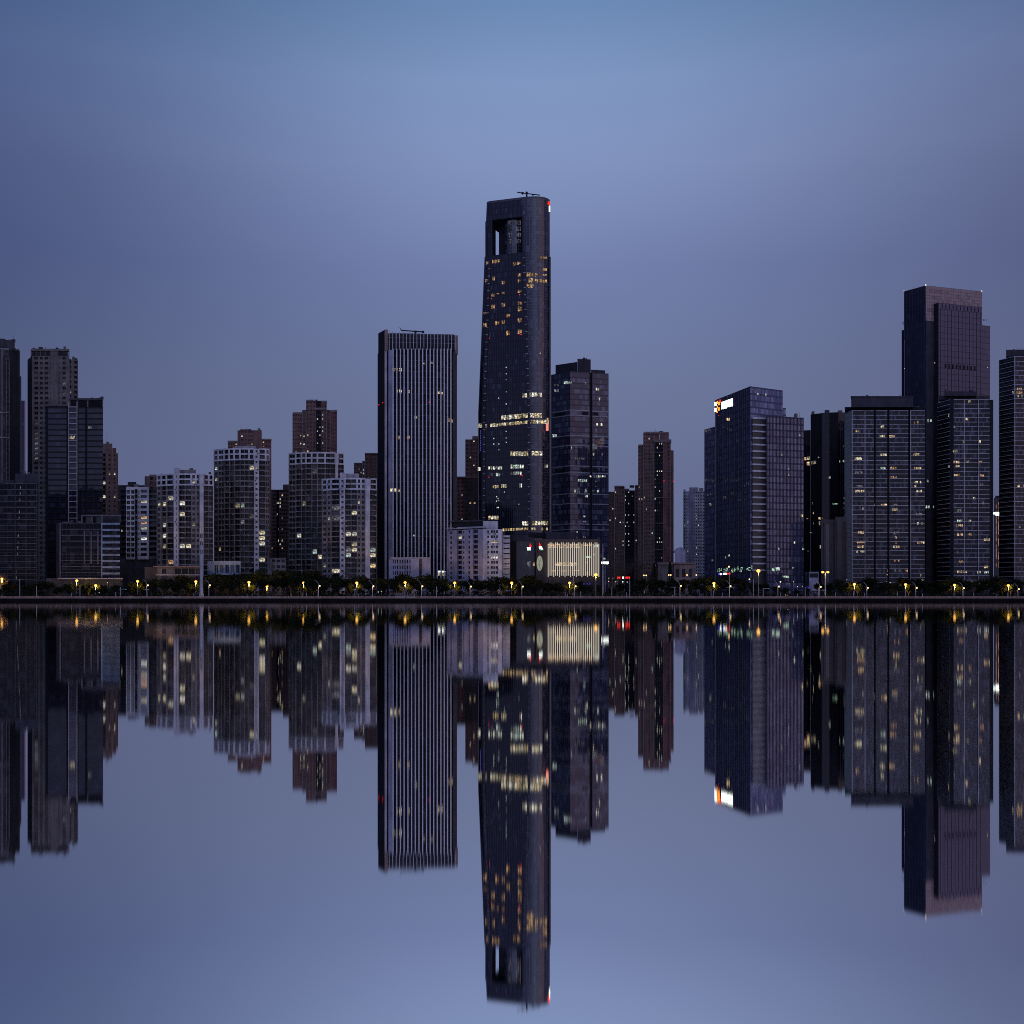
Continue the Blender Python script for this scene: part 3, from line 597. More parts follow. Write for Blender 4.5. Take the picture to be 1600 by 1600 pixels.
# ---- the white-ribbed office tower
b = Bld('striped_tower', 'tall office tower with white vertical ribs over black glass, left of the tallest tower', 655, 800); B['stripe'] = b
YS = 800
fs, z1, fh = b.block([(590, 601, 12, .3, None, 'black'), (601, 604.5, 0, 0, None, 'pale'), (604.5, 607, 1.2, 1.2, None, 'black'), (607, 613, 0, -.8, None, 'lav'), (613, 636, -.8, -2.5, 'glass', CW['stripe']), (636, 661, -2.5, -2.6, 'glass', CW['stripe']), (661, 684, -2.6, -.6, 'glass', CW['stripe']), (684, 702, -.6, 3.2, 'glass', CW['stripe']), (702, 708, 3.2, 5.2, 'glass', CW['stripe']), (708, 714, 5.2, 7.4, None, 'dgrey')], 547, 9.1, 26)
zc = Z(516, YS)
def crownwall(bb, A, Bq): pass
b.boxpart('crown_side', 591, 601, 521, 566, YS + 11.6, 9, 'black', d1=-11); b.boxpart('corner_pier', 601, 606, 514.8, 547.5, YS - .3, 3, 'brownl')
b.boxpart('crown_back', 606, 711, 521, 547.4, YS + 6, 2, 'slate', d1=5); b.boxpart('corner_pier', 710.5, 715.5, 524, 553, YS + 6.6, 3, 'brownl')
us = [614.5 + i * 5.75 - max(0, i - 9) ** 2 * .055 for i in range(19)]
seen = [F for F in fs[4:9]]
for p in us:
    F = next((F for F in seen if 0 <= F.u_at(p) <= F.L), None)
    if F: b.rib('facade_rib', F, F.u_at(p), .68, .7, GZ, Z(547, F.y_at(p)) + .8, 'rib')
for i in range(20):
    p = 607.6 + i * 5.42; y = YS + .3 + (p - 606) / 105 * 5
    b.boxpart('crown_rib', p, p + 1.0, 517.5 + (0 if i % 4 else -1.2) + i * .33, 547.3, y, .9, 'white')
for i in range(3): b.boxpart('crown_rail', 607, 710, 520 + i * 7, 520.8 + i * 7, YS + 1.2, .25, 'grey', d1=5)
crane = MB(); m = W['black']
pA = (X(649, 812), 812, Z(521, 812)); crane.tube(pA, (pA[0], 812, Z(517.5, 812)), .5, .5, m); crane.tube((X(627, 812), 812, Z(516.2, 812)), (X(661, 812), 812, Z(518.6, 812)), .38, .42, m); crane.tube((X(627, 812), 812, Z(516.2, 812)), (X(624.5, 812), 812, Z(511.5, 812)), .3, .15, m)
crane.ball((X(661, 812), 812, Z(518.6, 812)), .9, m, 8, 5); crane.abox(pA[0] - .9, pA[0] + .9, 811, 813, Z(519, 812), Z(517, 812), m); crane.obj('roof_crane', b.root)
b.finish('glass_facade')
for r in ([612.6, 616.4, 575, 580], [618, 622, 575, 580], [623.6, 628, 575, 580], [619, 622, 609, 613], [623.6, 627.4, 608.5, 613], [647.5, 652, 650.5, 654], [684, 687, 612, 615.5], [610, 614, 763, 768], [616, 620, 763, 768]): b.pane(*r, 'yel')
for r in ([630.5, 633, 565.5, 570], [661, 664, 567, 569], [672, 676, 565, 568.5], [638, 640.4, 609.5, 613.5], [689, 691.5, 613, 616], [693, 695, 613, 615.5], [700.5, 702.3, 653, 659], [704, 707, 654.5, 660], [622.6, 626.6, 681, 686.5], [636, 640, 681, 686], [622.6, 625, 764, 768]): b.pane(*r, 'warm')
b.pane(645, 650, 835.5, 838, 'cool'); b.pane(631.5, 633, 724, 727, 'org')
for x0, x1 in ((684.5, 689.5), (690.5, 695.5)): b.pane(x0, x1, 892, 894.2, 'sign', 'entrance_light'); b.pane(x0, x1, 895, 900, 'yel', 'entrance_glass')
b.red(592.6, 632.5); b.red(598.6, 629.2); b.red(670.6, 628.6)

# ---- small blocks in front of it
b = Bld('office_block', 'small lavender block with a stepped blank front before the striped tower', 640, 702, frame='dgrey'); B['lavblk'] = b
b.block([(608, 612, 5, 4.5, None, 'lav'), (612, 644, 4.5, 0, ([(.05, .1), (.14, .2), (.25, .31), (.38, .44), (.5, .56), (.62, .68), (.74, .8), (.86, .92)], .2, .85, .5), 'lav'), (644, 645, 0, 0, None, 'lav'), (645, 655, 0, 0, None, 'lav'), (655, 659, .8, .8, 'tall', 'slate'), (659, 672, 0, 0, None, 'lav')], 873, 9, 12)
b.boxpart('parapet', 610, 672.6, 871, 873.2, 702 + 3.5, 5, 'pale', d1=-4.0); b.finish()
b = Bld('apartment_block', 'old white apartment block with cluttered balconies and a dark roof storey', 750, 694, frame='grey'); B['white'] = b
fs, z1, fh = b.block([(698, 702, 14, 12.5, None, 'lav'), (702, 707, 12.5, 11, 'sq', 'lav'), (707, 714, 11, 8.7, None, 'lav'), (714, 722, 9.6, 7.2, 'bal', 'lav'), (722, 727, 5.6, 4.2, 'sm', 'lav'), (727, 731, 4.2, 3, None, 'lav'), (731, 735, 3, 2, 'sq', 'lav'), (735, 739, 2, 1, None, 'lav'), (739, 747, 2.2, .6, 'bal', 'lav'), (747, 755, 0, -1.2, None, 'lav'), (755, 759, -1.2, -1.2, None, 'white'), (759.5, 766, -.8, -.8, 'sm', 'white'), (766, 779, -.8, -.8, 'thr', 'white'), (779, 785, -.8, 0, None, 'white')], 827, 8.0, 16, side='grey')
b.block([(786, 797, 3, 3, 'wd', 'white')], 836, 8, 10, side='grey')
b.bands('balcony_rail', [Face((X(786.2, 696.9), 696.9), (X(797, 696.9), 696.9))], [Z(838 + 8.1 * i, 697) - .6 for i in range(9)], .9, .8, 'white')
b.boxpart('parapet', 696.5, 760, 824.5, 827.2, 694 + 13.6, 4, 'pale', d1=-15.2); b.boxpart('roof_storey', 708, 752, 815, 825, 704, 5, 'black', d1=-5); b.boxpart('roof_eave', 704, 756, 813.5, 815.4, 703, 8, 'dgrey', d1=-5); b.boxpart('roof_house', 755, 778, 814, 827.2, 695.5, 6, 'white'); b.boxpart('roof_canopy', 776, 789, 830, 836.3, 697.4, 5, 'dgrey')
b.lit([(771, 847, 'warm'), (775, 847, 'warm'), (772, 856, 'dim'), (768, 871, 'wht'), (772, 871, 'wht'), (776, 871, 'wht'), (774, 847, 'yel'), (721, 842, 'yel')])
b.finish(acs=40); b.pane(740, 741.6, 878, 880, 'blue')
# ------------------------------------------------------------------ the tallest tower: tapered, rounded corners, open sky-portal near the top
b = Bld('skyscraper', 'tallest tower, rounded and tapering, with an open portal near its top and a roof crane', 805, 808); B['tower'] = b
Y0 = 806.0; th = math.radians(20); e = Vector((math.cos(th), -math.sin(th))); g = Vector((math.sin(th), math.cos(th)))
R0 = Vector((X(827, Y0), Y0)); sM = Y0 / FPX
def on_flat(px):        # point of the flat front's plane seen at px
    k = (px - 800) / FPX; t = (k * R0.y - R0.x) / (e.x - k * e.y); return R0 + e * t
EX = R0 + e * 10.5 + g * 13      # right side, kept plumb
def bez(a, c, d, n): return [a * (1 - t) ** 2 + c * 2 * t * (1 - t) + d * t * t for t in [i / n for i in range(n + 1)]]
def isec(p, d, q, f):           # p + d*s meets q + f*t
    den = d.x * f.y - d.y * f.x; s_ = ((q.x - p.x) * f.y - (q.y - p.y) * f.x) / den; return p + d * s_
def foot(k):
    Lp = on_flat(757 + 11.5 * k); Rp = on_flat(827 - 11 * k); rl = 6.4 - 1.2 * k
    ll = Lp - e * rl + g * rl; le = bez(ll, Lp - e * rl, Lp, 6); cr = isec(Rp, e, EX, g)
    ri = bez(Rp, cr, EX - g * 1.5, 14)
    return le, [Lp + (Rp - Lp) * (i / 4) for i in range(1, 4)], ri, ll
def ring(k):
    le, fl, ri, ll = foot(k); s_ = le + fl + ri
    return s_ + [EX - e * 2.5 + g * 4, EX - e * 9 + g * 13, ll + g * 26 + e * 8, ll + g * 22]
NL, NF, NR = 7, 3, 15
def zk(py): return Z(py, Y0)
zt0 = zk(640)
def kz(z): return max(0, min(1, (z - zt0) / (zk(310) - zt0)))
zl = [GZ, zt0, zk(590), zk(540), zk(490), zk(440), zk(393)]
w = b.wall
r0 = ring(0); cum = [0]
for i in range(1, len(r0) + 1): cum.append(cum[-1] + (r0[i % len(r0)] - r0[i - 1]).length)
ZT = zk(310)
def loft(za, zb_, ia, ib, mb=None):
    A, Bq = ring(kz(za)), ring(kz(zb_)); n = len(A)
    for i in range(ia, ib):
        j = (i + 1) % n; m = CW['towerc'] if (NL + NF <= i < NL + NF + NR - 1) else CW['tower']
        (mb or w).poly([(A[i].x, A[i].y, za), (A[j].x, A[j].y, za), (Bq[j].x, Bq[j].y, zb_), (Bq[i].x, Bq[i].y, zb_)], m,
            [(cum[i], ZT - za), (cum[i + 1], ZT - za), (cum[i + 1], ZT - zb_), (cum[i], ZT - zb_)])
nr = len(r0)
for a_, c_ in zip(zl, zl[1:]): loft(a_, c_, 0, nr)
zo0, zo1 = zk(393), zk(337)
k0 = kz(zo0); A = ring(k0); w.poly([(p.x, p.y, zo0) for p in A], W['black'])
# crown: closed ring above the portal
zc_ = [zo1, zk(325), ZT]
for a_, c_ in zip(zc_, zc_[1:]): loft(a_, c_, 0, nr)
w.poly([(p.x, p.y, zo1) for p in ring(kz(zo1))[::-1]], W['black']); w.poly([(p.x, p.y, ZT) for p in ring(kz(ZT))], W['black'])
b.finish('glass_facade')
# portal: left pier, right body with curved glass, back wall, drum
kk = kz((zo0 + zo1) / 2)
def pt_in(px, dep):       # plan point seen at px, dep metres behind the flat front's plane
    o_ = R0 + g * dep; k = (px - 800) / FPX; return o_ + e * ((k * o_.y - o_.x) / (e.x - k * e.y))
le, fl_, ri, ll = foot(kk)
pier = MB(); q1 = on_flat(769.2)
pl = le + [q1, pt_in(774.6, 11), ll + g * 6 + e * 1.5]
pier.prism([(p.x, p.y) for p in pl], zo0, zo1, CW['tower'], W['black']); pier.obj('portal_pier', b.root)
body = MB(); Rq = ri[0]
pr = ri + [EX - e * 2.5 + g * 4, EX - e * 9 + g * 13, pt_in(779.5, 28), pt_in(779.5, 16), pt_in(815.6, 16), pt_in(815.6, .4)]
n_ = len(pr)
for i in range(n_):
    p, q = pr[i], pr[(i + 1) % n_]; u = cum[NL + NF] + i * 1.1
    body.poly([(p.x, p.y, zo0), (q.x, q.y, zo0), (q.x, q.y, zo1), (p.x, p.y, zo1)], CW['towerc'] if i < NR + 2 else W['slate'], [(u, ZT - zo0), (u + 1.1, ZT - zo0), (u + 1.1, ZT - zo1), (u, ZT - zo1)])
body.obj('corner_glass', b.root)
drum = MB(); dc = pt_in(803.5, 8.2); rad = 6.6
dp = [(dc.x + rad * math.cos(a), dc.y + rad * math.sin(a)) for a in [i * math.pi / 12 for i in range(24)]]
drum.prism(dp, zo0 + .02, zk(339), CW['towerc'], W['black']); dob = drum.obj('portal_drum', b.root)
dbv = BVHTree.FromPolygons([Vector(v) for v in drum.v], drum.f)
for j in range(4):
    for x0 in (794.5, 797.2, 806.5, 809.3, 812): b.pane(x0, x0 + 2, 344.5 + j * 9.6, 351 + j * 9.6, emit_mat('drum_window_glow', (.7, .72, .95), .2), 'drum_window', .1, bvh=dbv)
# parapet lip, edge strips with ladder dashes, roof crane
lip = MB()
Rg = ring(1.0); pp = [p for p in Rg]
cen = sum((Vector(p) for p in Rg), Vector((0, 0))) / len(Rg)
for i in range(len(Rg)):
    a_, c_ = Rg[i], Rg[(i + 1) % len(Rg)]; ai, ci = a_ + (cen - a_) * .04, c_ + (cen - c_) * .04
    for pts in ([(a_.x, a_.y, ZT), (c_.x, c_.y, ZT), (c_.x, c_.y, ZT + 1.4), (a_.x, a_.y, ZT + 1.4)], [(a_.x, a_.y, ZT + 1.4), (c_.x, c_.y, ZT + 1.4), (ci.x, ci.y, ZT + 1.4), (ai.x, ai.y, ZT + 1.4)], [(ci.x, ci.y, ZT), (ai.x, ai.y, ZT), (ai.x, ai.y, ZT + 1.4), (ci.x, ci.y, ZT + 1.4)]): lip.poly(pts, CW['tower'], [(0, 1.2)] * 4)
lip.obj('parapet', b.root)
for idx, nm, m_, z1_ in ((NL + NF, 'corner_strip', W['slate'], zk(393)), (NL - 1, 'corner_strip', W['slate'], zk(400))):
    st = MB(); zz = GZ
    lev = [z for z in zl if z < z1_] + [z1_]
    for a_, c_ in zip(lev, lev[1:]):
        pa, pc = ring(kz(a_))[idx], ring(kz(c_))[idx]; out = -g * .5
        P4 = [pa - e * .6 + out, pa + e * .6 + out, pc + e * .6 + out, pc - e * .6 + out]; Q4 = [pa - e * .6, pa + e * .6, pc + e * .6, pc - e * .6]
        zs = [a_, a_, c_, c_]
        st.poly([(p.x, p.y, z) for p, z in zip(P4, zs)], m_)
        st.poly([(Q4[0].x, Q4[0].y, a_), (P4[0].x, P4[0].y, a_), (P4[3].x, P4[3].y, c_), (Q4[3].x, Q4[3].y, c_)], m_); st.poly([(P4[1].x, P4[1].y, a_), (Q4[1].x, Q4[1].y, a_), (Q4[2].x, Q4[2].y, c_), (P4[2].x, P4[2].y, c_)], m_)
    so = st.obj(nm, b.root)
    z = GZ + 20; n = 0
    while z < z1_ - 3 and n < 44:
        p = ring(kz(z))[idx]; d_ = MB(); d_.box((p.x - e.x * .75 - g.x * .9, p.y - e.y * .75 - g.y * .9, z), (e.x * 1.5, e.y * 1.5, 0), (g.x * .45, g.y * .45, 0), (0, 0, .5), W['pale']); d_.obj('strip_rung', so, off=wloc(b.root)); z += 4.9; n += 1
fin = MB(); p = EX - g * 3; fin.box((p.x - .2, p.y - 1.0, GZ), (1.3, 0, 0), (0, 1.5, 0), (0, 0, zk(398) - GZ), W['bronze']); fin.obj('edge_fin', b.root)
cr = MB(); m = W['black']; cy = Y0 + 9
def cp(px, py): return (X(px, cy), cy, Z(py, cy))
cr.tube(cp(823, 309), cp(823, 302), .6, .5, m); cr.tube(cp(809, 300.6), cp(844, 305), .36, .36, m); cr.ball(cp(816.5, 301.8), .95, m, 8, 5); cr.ball(cp(823, 301), .8, m, 8, 5); cr.tube(cp(809, 299.6), cp(809, 301.8), .3, .3, m); cr.tube(cp(832.5, 305.5), cp(832.5, 303), .5, .5, m); cr.obj('roof_crane', b.root)
# lit floors
for r in ([769, 772.6, 406, 412], [774, 777.4, 405.6, 411.4], [778, 781, 405, 410.6], [801.5, 807, 410, 415], [808.5, 813, 409, 413.5], [809, 813, 427, 433], [809, 813, 436, 441.5], [769, 773, 432, 439], [784, 789, 439, 444.5], [809, 815, 453, 457.5], [767.5, 772.8, 476, 483], [784, 789, 473.5, 480], [809, 815, 471, 477], [809, 815, 479, 486.5], [755.5, 760.5, 487.5, 491], [791, 797, 490.5, 496.5], [774, 780, 502, 508], [784, 789, 500.5, 506.5], [809, 815, 497, 504], [754.5, 760, 505, 511.5], [791, 797, 517, 524], [809, 815, 515, 521.5], [759.5, 763, 408.5, 413.5], [758.5, 761.5, 436, 441]):
    x = (r[0] + r[1]) / 2; b.pane(r[0], x - .3, r[2], r[3], 'org'); b.pane(x + .3, r[1], r[2] + .3, r[3] - 1, 'org')
for r in ([823, 834, 426, 432], [836, 841, 427, 432], [826, 832.5, 434.5, 441.5], [836, 841, 436, 441.5], [842, 847, 436, 441.5], [848, 855, 437, 441.5], [823, 834, 443.5, 447.5], [825, 832.5, 447.8, 450]): b.row(*r, 'gold', 2.8, .4)
for r in ([844, 855, 401, 404], [848, 855, 419.5, 423.5], [848, 855, 428.5, 430.5], [767.5, 773, 459, 463], [776, 780, 458, 459.6], [784, 789, 456, 459.5]): b.row(*r, 'org', 4, .4)
Yl = ['yel', 'yel', 'wht', 'yel', 'warm']
for r, dy in (([816, 824, 614.5, 621], 0), ([827.5, 847, 613.5, 620], 0), ([783, 825, 649.5, 656.5], -4), ([828, 847, 645.5, 652.5], 0), ([747.6, 753.8, 662, 668.3], 0), ([757.5, 825, 663, 668], -6), ([828.5, 858, 656, 662], 0)): b.row(*r, Yl, 4.2, .6, .04, dy)
for r in ([797.5, 827, 705.5, 712.5], [831, 848, 705, 711.5], [816, 828, 814.5, 821], [832, 857, 814, 820.5], [763, 780, 806, 811.5]): b.row(*r, Yl, 4, .7, .05)
b.row(785, 827, 826, 830, 'warm', 4, 1.2, .15, -2); b.row(830, 857, 824.5, 828.5, 'warm', 4, 1.2, .1)
Cl = ['cool', 'cool', 'dim', 'wht']
for r, sk in (([763, 789, 729, 733.5], .35), ([798, 819, 726, 732], .1), ([746.5, 751.5, 730, 735.5], 0), ([756, 790, 739, 744], .5), ([798, 816, 737, 741.5], .1), ([811, 816.5, 755.5, 761.5], 0), ([851, 857, 726, 730.5], 0)): b.row(*r, Cl, 3.6, .8, sk)
b.row(770, 780, 758, 763, 'warm', 3.3, 1, .2); b.row(783, 792, 756.5, 762, 'yel', 3, .8)
for x, y in ((776, 776), (778, 779), (776, 783), (779.3, 782), (776.5, 793), (778.5, 793), (788, 769), (811, 788), (771.5, 685), (771.5, 694), (779.5, 693.5), (779.5, 703), (791, 674), (791, 684), (791, 691), (791, 574), (791, 584), (791, 593), (791, 612), (791, 631), (779, 622), (844, 551.5)): b.pane(x - .8, x + .8, y - .9, y + .9, 'cool', 'small_light')
b.pane(853.3, 857, 661, 673, emit_mat('vertical_sign_pink', (1, .30, .26), 1.0, 0), 'vertical_sign'); b.pane(854.5, 856.6, 653, 661, 'warm', 'vertical_sign')
bs = emit_mat('blue_edge_light', (.16, .14, .85), .45, 0)
for i in range(9): b.pane(750.6, 751.5, 672 + i * 3.8, 674.6 + i * 3.8, bs, 'edge_light')
b.pane(855.8, 859.4, 315, 320.5, 'sred', 'roof_sign', .4); b.pane(857.9, 859.6, 321.5, 331, 'sign', 'roof_sign', .4)
for x, y in ((770.5, 393.5), (807.5, 387), (809.5, 387), (768, 466.5), (812, 460.5), (765.2, 528.5), (813, 522.5), (815, 522.8), (764, 745.5), (814, 742.5), (816, 743), (859.3, 466), (859.3, 526.5), (860.3, 745)): b.red(x, y, .5)

# ---- violet glass tower to its right
b = Bld('office_tower', 'violet glass office tower with pink floor bands right of the tallest tower', 905, 870); B['violet'] = b
fs, z1, fh = b.block([(861, 891, 14, 0, 'glass', CW['b23']), (891, 921, 0, 4.5, 'glass', CW['b23']), (921, 925.6, 6, 6.6, None, 'black'), (925.6, 951, 5, 9, 'glass', CW['b23'])], 580, 8.6, 26, Y=866)
b.boxpart('roof_house', 868, 902, 570.5, 588, 885, 12, 'slate', d1=-12); b.boxpart('roof_house', 902.2, 923, 560.5, 584, 873, 12, 'slate', d1=2.5); b.boxpart('roof_house', 923.5, 945.5, 577.5, 584, 876, 10, 'slate', d1=3)
zz = [Z(y, 866) for y in (641.5, 649.5, 681, 696.5, 728.5, 739, 772, 787.5, 819.5, 828)]
b.bands('floor_band', [fs[0], fs[1], fs[3]], zz, .7, .3, 'pale')
for z0, z1_ in ((Z(649, 866), Z(641.5, 866)), (Z(739, 866), Z(730, 866))):
    for F, u0, u1 in ((fs[0], .2, .75), (fs[1], .62, .95), (fs[3], .02, .35)):
        mb = MB(); mb.box(F.pt(F.L * u0, z0 + .7, .14), F.u.to_3d() * F.L * (u1 - u0), (-F.n * .2).to_3d(), (0, 0, z1_ - z0 - 1.1), W['black']); mb.obj('louvre_panel', b.root)
b.finish('glass_facade')
for r, k in (([881, 901, 595.5, 600], Cl), ([914, 917, 597, 600.5], 'cool'), ([866, 874, 600, 603.5], 'dim'), ([866, 874, 608.5, 612.5], 'dim'), ([931, 937, 606, 610], 'wht'), ([936, 941.5, 621, 625.5], 'wht'), ([919, 922, 629, 632], 'cool'), ([932, 942, 661, 665], 'wht'), ([863, 871, 678.5, 683], 'cool'), ([926.5, 932, 707.5, 711.5], 'wht'), ([940, 945, 708.5, 711.5], 'dim'), ([903, 918, 748.5, 753], 'cool'), ([921.5, 947, 743, 746], Cl), ([897.5, 917, 765, 769.5], Cl), ([926, 936, 766, 769.5], Cl), ([914, 919, 774, 777], 'wht'), ([902, 905, 742, 744], 'dim'), ([910, 913, 742, 744], 'dim'), ([893, 894.5, 697.5, 702], 'cool'), ([911, 915.5, 805.5, 808], 'cool'), ([911, 916, 813.5, 816], 'dim'), ([901, 903.5, 830, 832], 'cool'), ([911, 916, 838, 840], 'dim'), ([913.5, 916, 790, 792], 'dim'), ([930, 934, 750, 753], 'dim'), ([930, 934, 759, 761], 'dim'), ([895, 914, 715, 718], 'dim')): b.row(*r, k, 3.2, .8, .12)

# ---- podium with the fin-lit front, the oval emblem and two red-and-white signs
b = Bld('podium_building', 'low podium building with a row of lit white fins, an oval emblem and red-white signs', 870, 705); B['podium'] = b
fs1, z1, fh = b.block([(797, 807, 7, 5, None, 'black'), (807, 835, 5, 4, 'glass', CW['pod']), (835, 837, 4, 4, None, 'black')], 845, 8, 16, side='black')
b.boxpart('parapet_light_band', 806.5, 835, 840, 845.3, 709, 2, 'slate', d1=-1)
fs2, z2, _ = b.block([(837.3, 853, 1, .5, None, 'bronze'), (853, 938, .5, 1.5, None, 'bronze')], 842.5, 8, 20, side='bronze')
b.boxpart('roof_house', 853, 900, 831, 842.7, 715, 9, 'slate'); b.boxpart('roof_house', 826, 852.5, 832, 840.2, 719, 8, 'black')
b.finish('wall')
gm = curtain_mat('podium_interior_glass', 2.0, 2.9, .1, .1, (.02, .018, .02), (.02, .02, .02), (.02, .02, .02), (.05, .045, .04), .3, 1.4)
F = Face((X(855.5, 705.35), 705.35), (X(936, 706.25), 706.25))
gl = MB(); gl.box(F.pt(0, Z(901, 705), 0), F.u.to_3d() * F.L, (-F.n * .3).to_3d(), (0, 0, Z(847.5, 705) - Z(901, 705)), gm); gl.obj('glass_front', b.root)
gbv = BVHTree.FromPolygons([Vector(v) for v in gl.v], gl.f)
for r, k in (([857, 905, 849.5, 853], 'org'), ([908, 924, 849.5, 853], 'org'), ([857, 906, 854, 855.6], 'warm'), ([867, 903, 879, 884], 'warm'), ([857, 868, 890.5, 893], 'org'), ([872, 890, 890.5, 893], 'org'), ([914, 921, 877, 879.5], 'org'), ([915, 921, 893, 898], 'org'), ([928, 935, 851, 855], 'cool'), ([914, 923, 869, 871.5], 'neon'), ([927, 931, 865, 867], 'neon'), ([892, 906, 890.5, 892], 'org')):
    n = max(1, round((r[1] - r[0]) / 6))
    for i in range(n): b.pane(r[0] + (r[1] - r[0]) * i / n, r[0] + (r[1] - r[0]) * (i + .94) / n, r[2], r[3], k, 'lit_window', .15, bvh=gbv)
fm = emit_mat('lit_fin', (1, .88, .74), .72, 0)
for i in range(28):
    p = 856.4 + i * 2.93; u = F.u_at(p); mb = MB()
    mb.box(F.pt(u - .17, Z(899.5 if i % 3 else 901.5, 705), .95), F.u.to_3d() * .32, (-F.n * .75).to_3d(), (0, 0, Z(847.6, 705) - Z(899.5, 705)), fm); mb.obj('lit_fin', b.root)
om = emit_mat('oval_emblem_glow', (.62, .66, .50), .42, 0)
ov = MB(); c0 = Vector(fs2[0].pt(fs2[0].u_at(843.3), Z(880, 705), .35)); uu = fs2[0].u.to_3d(); hw, hh = M(4.7, 705), M(11.9, 705)
pts = [c0 + uu * hw * math.cos(a) + Vector((0, 0, hh * math.sin(a))) for a in [i * math.pi / 14 for i in range(28)]]; nb = (-fs2[0].n * .3).to_3d()
ov.poly(pts, om)
for i in range(28): j = (i + 1) % 28; ov.poly([pts[j], pts[i], pts[i] + nb, pts[j] + nb], W['black'])
em = ov.obj('oval_emblem', b.root)
ln = MB(); nf = (fs2[0].n * .06).to_3d()
for (x0, y0, x1, y1) in ((-.45, .55, .05, .1), (.05, .1, .35, .5), (.05, .1, -.1, -.5), (-.1, -.5, .4, -.75), (-.55, -.1, -.1, -.3)):
    ln.tube(c0 + uu * hw * x0 + Vector((0, 0, hh * y0)) + nf, c0 + uu * hw * x1 + Vector((0, 0, hh * y1)) + nf, .09, .09, W['grey'], 5)
ln.obj('emblem_line', em, off=wloc(b.root))
def stroke_sign(b, x0, y0, wd, bvh=None):
    for q in ([x0 + .6, x0 + 1.6, y0 - 1.2, y0 + 3], [x0 + .2, x0 + 1.2, y0 + 1.2, y0 + 4], [x0 + 1.7, x0 + 3.0, y0 + 1.4, y0 + 4]): b.pane(*q, 'sred', 'sign_logo', .2, bvh=bvh)
    for i in range(3): b.pane(x0 - (0 if wd > 0 else 4) + i * .4, x0 + (6 if wd > 0 else 2.8) + i * (.9 if wd > 0 else 0) - 1, y0 + 4.6 + i * 2, y0 + 6 + i * 2, 'sign' if i < 2 else 'neon', 'sign_lettering', .2, bvh=bvh)
stroke_sign(b, 842, 849.5, 1); stroke_sign(b, 827.3, 850.5, -1)
for r, k in (([832.8, 835.6, 879, 884.5], 'warm'), ([824, 829, 877, 886], 'dim')): b.pane(*r, k)
for x in (906.5, 911.5, 917, 921): b.pane(x, x + 1.4, 911.6, 913.2, 'blue', 'blue_light') or None

# ---- low things between
b = Bld('white_tower', 'whitish apartment tower with rows of dark windows beside the sign-topped glass tower', 1084, 960, frame='grey')
fs, z1, fh = b.block([(1067.5, 1072, 2, 0, 'sm', 'white'), (1072, 1076, 0, 0, 'btwo', 'white'), (1076, 1084, 0, 0, None, 'lav'), (1084, 1093, .6, .6, 'bthr', 'white'), (1093, 1102, 0, 0, 'btwo', 'white')], 767.5, 5.05, 14)
b.boxpart('roof_house', 1077, 1091, 761.5, 767.8, 962, 9, 'pale'); b.boxpart('roof_house', 1068, 1071, 764.5, 767.8, 962, 6, 'pale'); b.boxpart('roof_house', 1092, 1099, 762.5, 767.8, 963, 6, 'pale')
b.lit([(1075, 814, 'wht'), (1091, 818, 'wht'), (1087, 803, 'warm'), (1087, 808, 'warm'), (1077, 860, 'yel'), (1087, 864, 'wht')]); b.finish(auto=2)
b = Bld('classical_building', 'low pale classical building with arched windows and a domed roof behind the conifers', 1068, 755, frame='dgrey')
arch = MB()
b.block([(1028, 1053, 2, 2, None, 'beige'), (1053, 1086, 0, 0, ([(.08, .24), (.38, .54), (.7, .86)], .12, .62, .5), 'brownl')], 879, 26, 12, zb=GZ)
b.bands('cornice', [Face((X(1027, 754.8), 754.8), (X(1087, 754.8), 754.8))], [Z(881.5, 755)], 1.0, .8, 'brownl')
b.boxpart('upper_storey', 1055, 1071, 863, 879.2, 760, 6, 'lav')
dm = MB(); dy = 762
dm.prism([(X(1054, dy) + (X(1072, dy) - X(1054, dy)) * t, dy) for t in (0, 1)] + [(X(1072, dy), dy + 5), (X(1054, dy), dy + 5)], Z(863.2, dy), Z(861, dy), W['lav'])
pp = [(X(1054.4, dy) + (X(1071.6, dy) - X(1054.4, dy)) * t, Z(861, dy) + M(6, dy) * math.sin(math.pi * t)) for t in [i / 10 for i in range(11)]]
dm.poly([(x, dy + .1, z) for x, z in pp], W['lav']); dm.poly([(x, dy + 4.9, z) for x, z in pp[::-1]], W['lav'])
for (x0, z0), (x1, z1_) in zip(pp, pp[1:]): dm.poly([(x0, dy + .1, z0), (x0, dy + 4.9, z0), (x1, dy + 4.9, z1_), (x1, dy + .1, z1_)], W['slate'])
dm.obj('arched_roof', b.root)
b.finish(); b.pane(1058.6, 1059.8, 873.5, 877, 'wht'); b.pane(1067.6, 1069, 873.5, 877, 'wht')

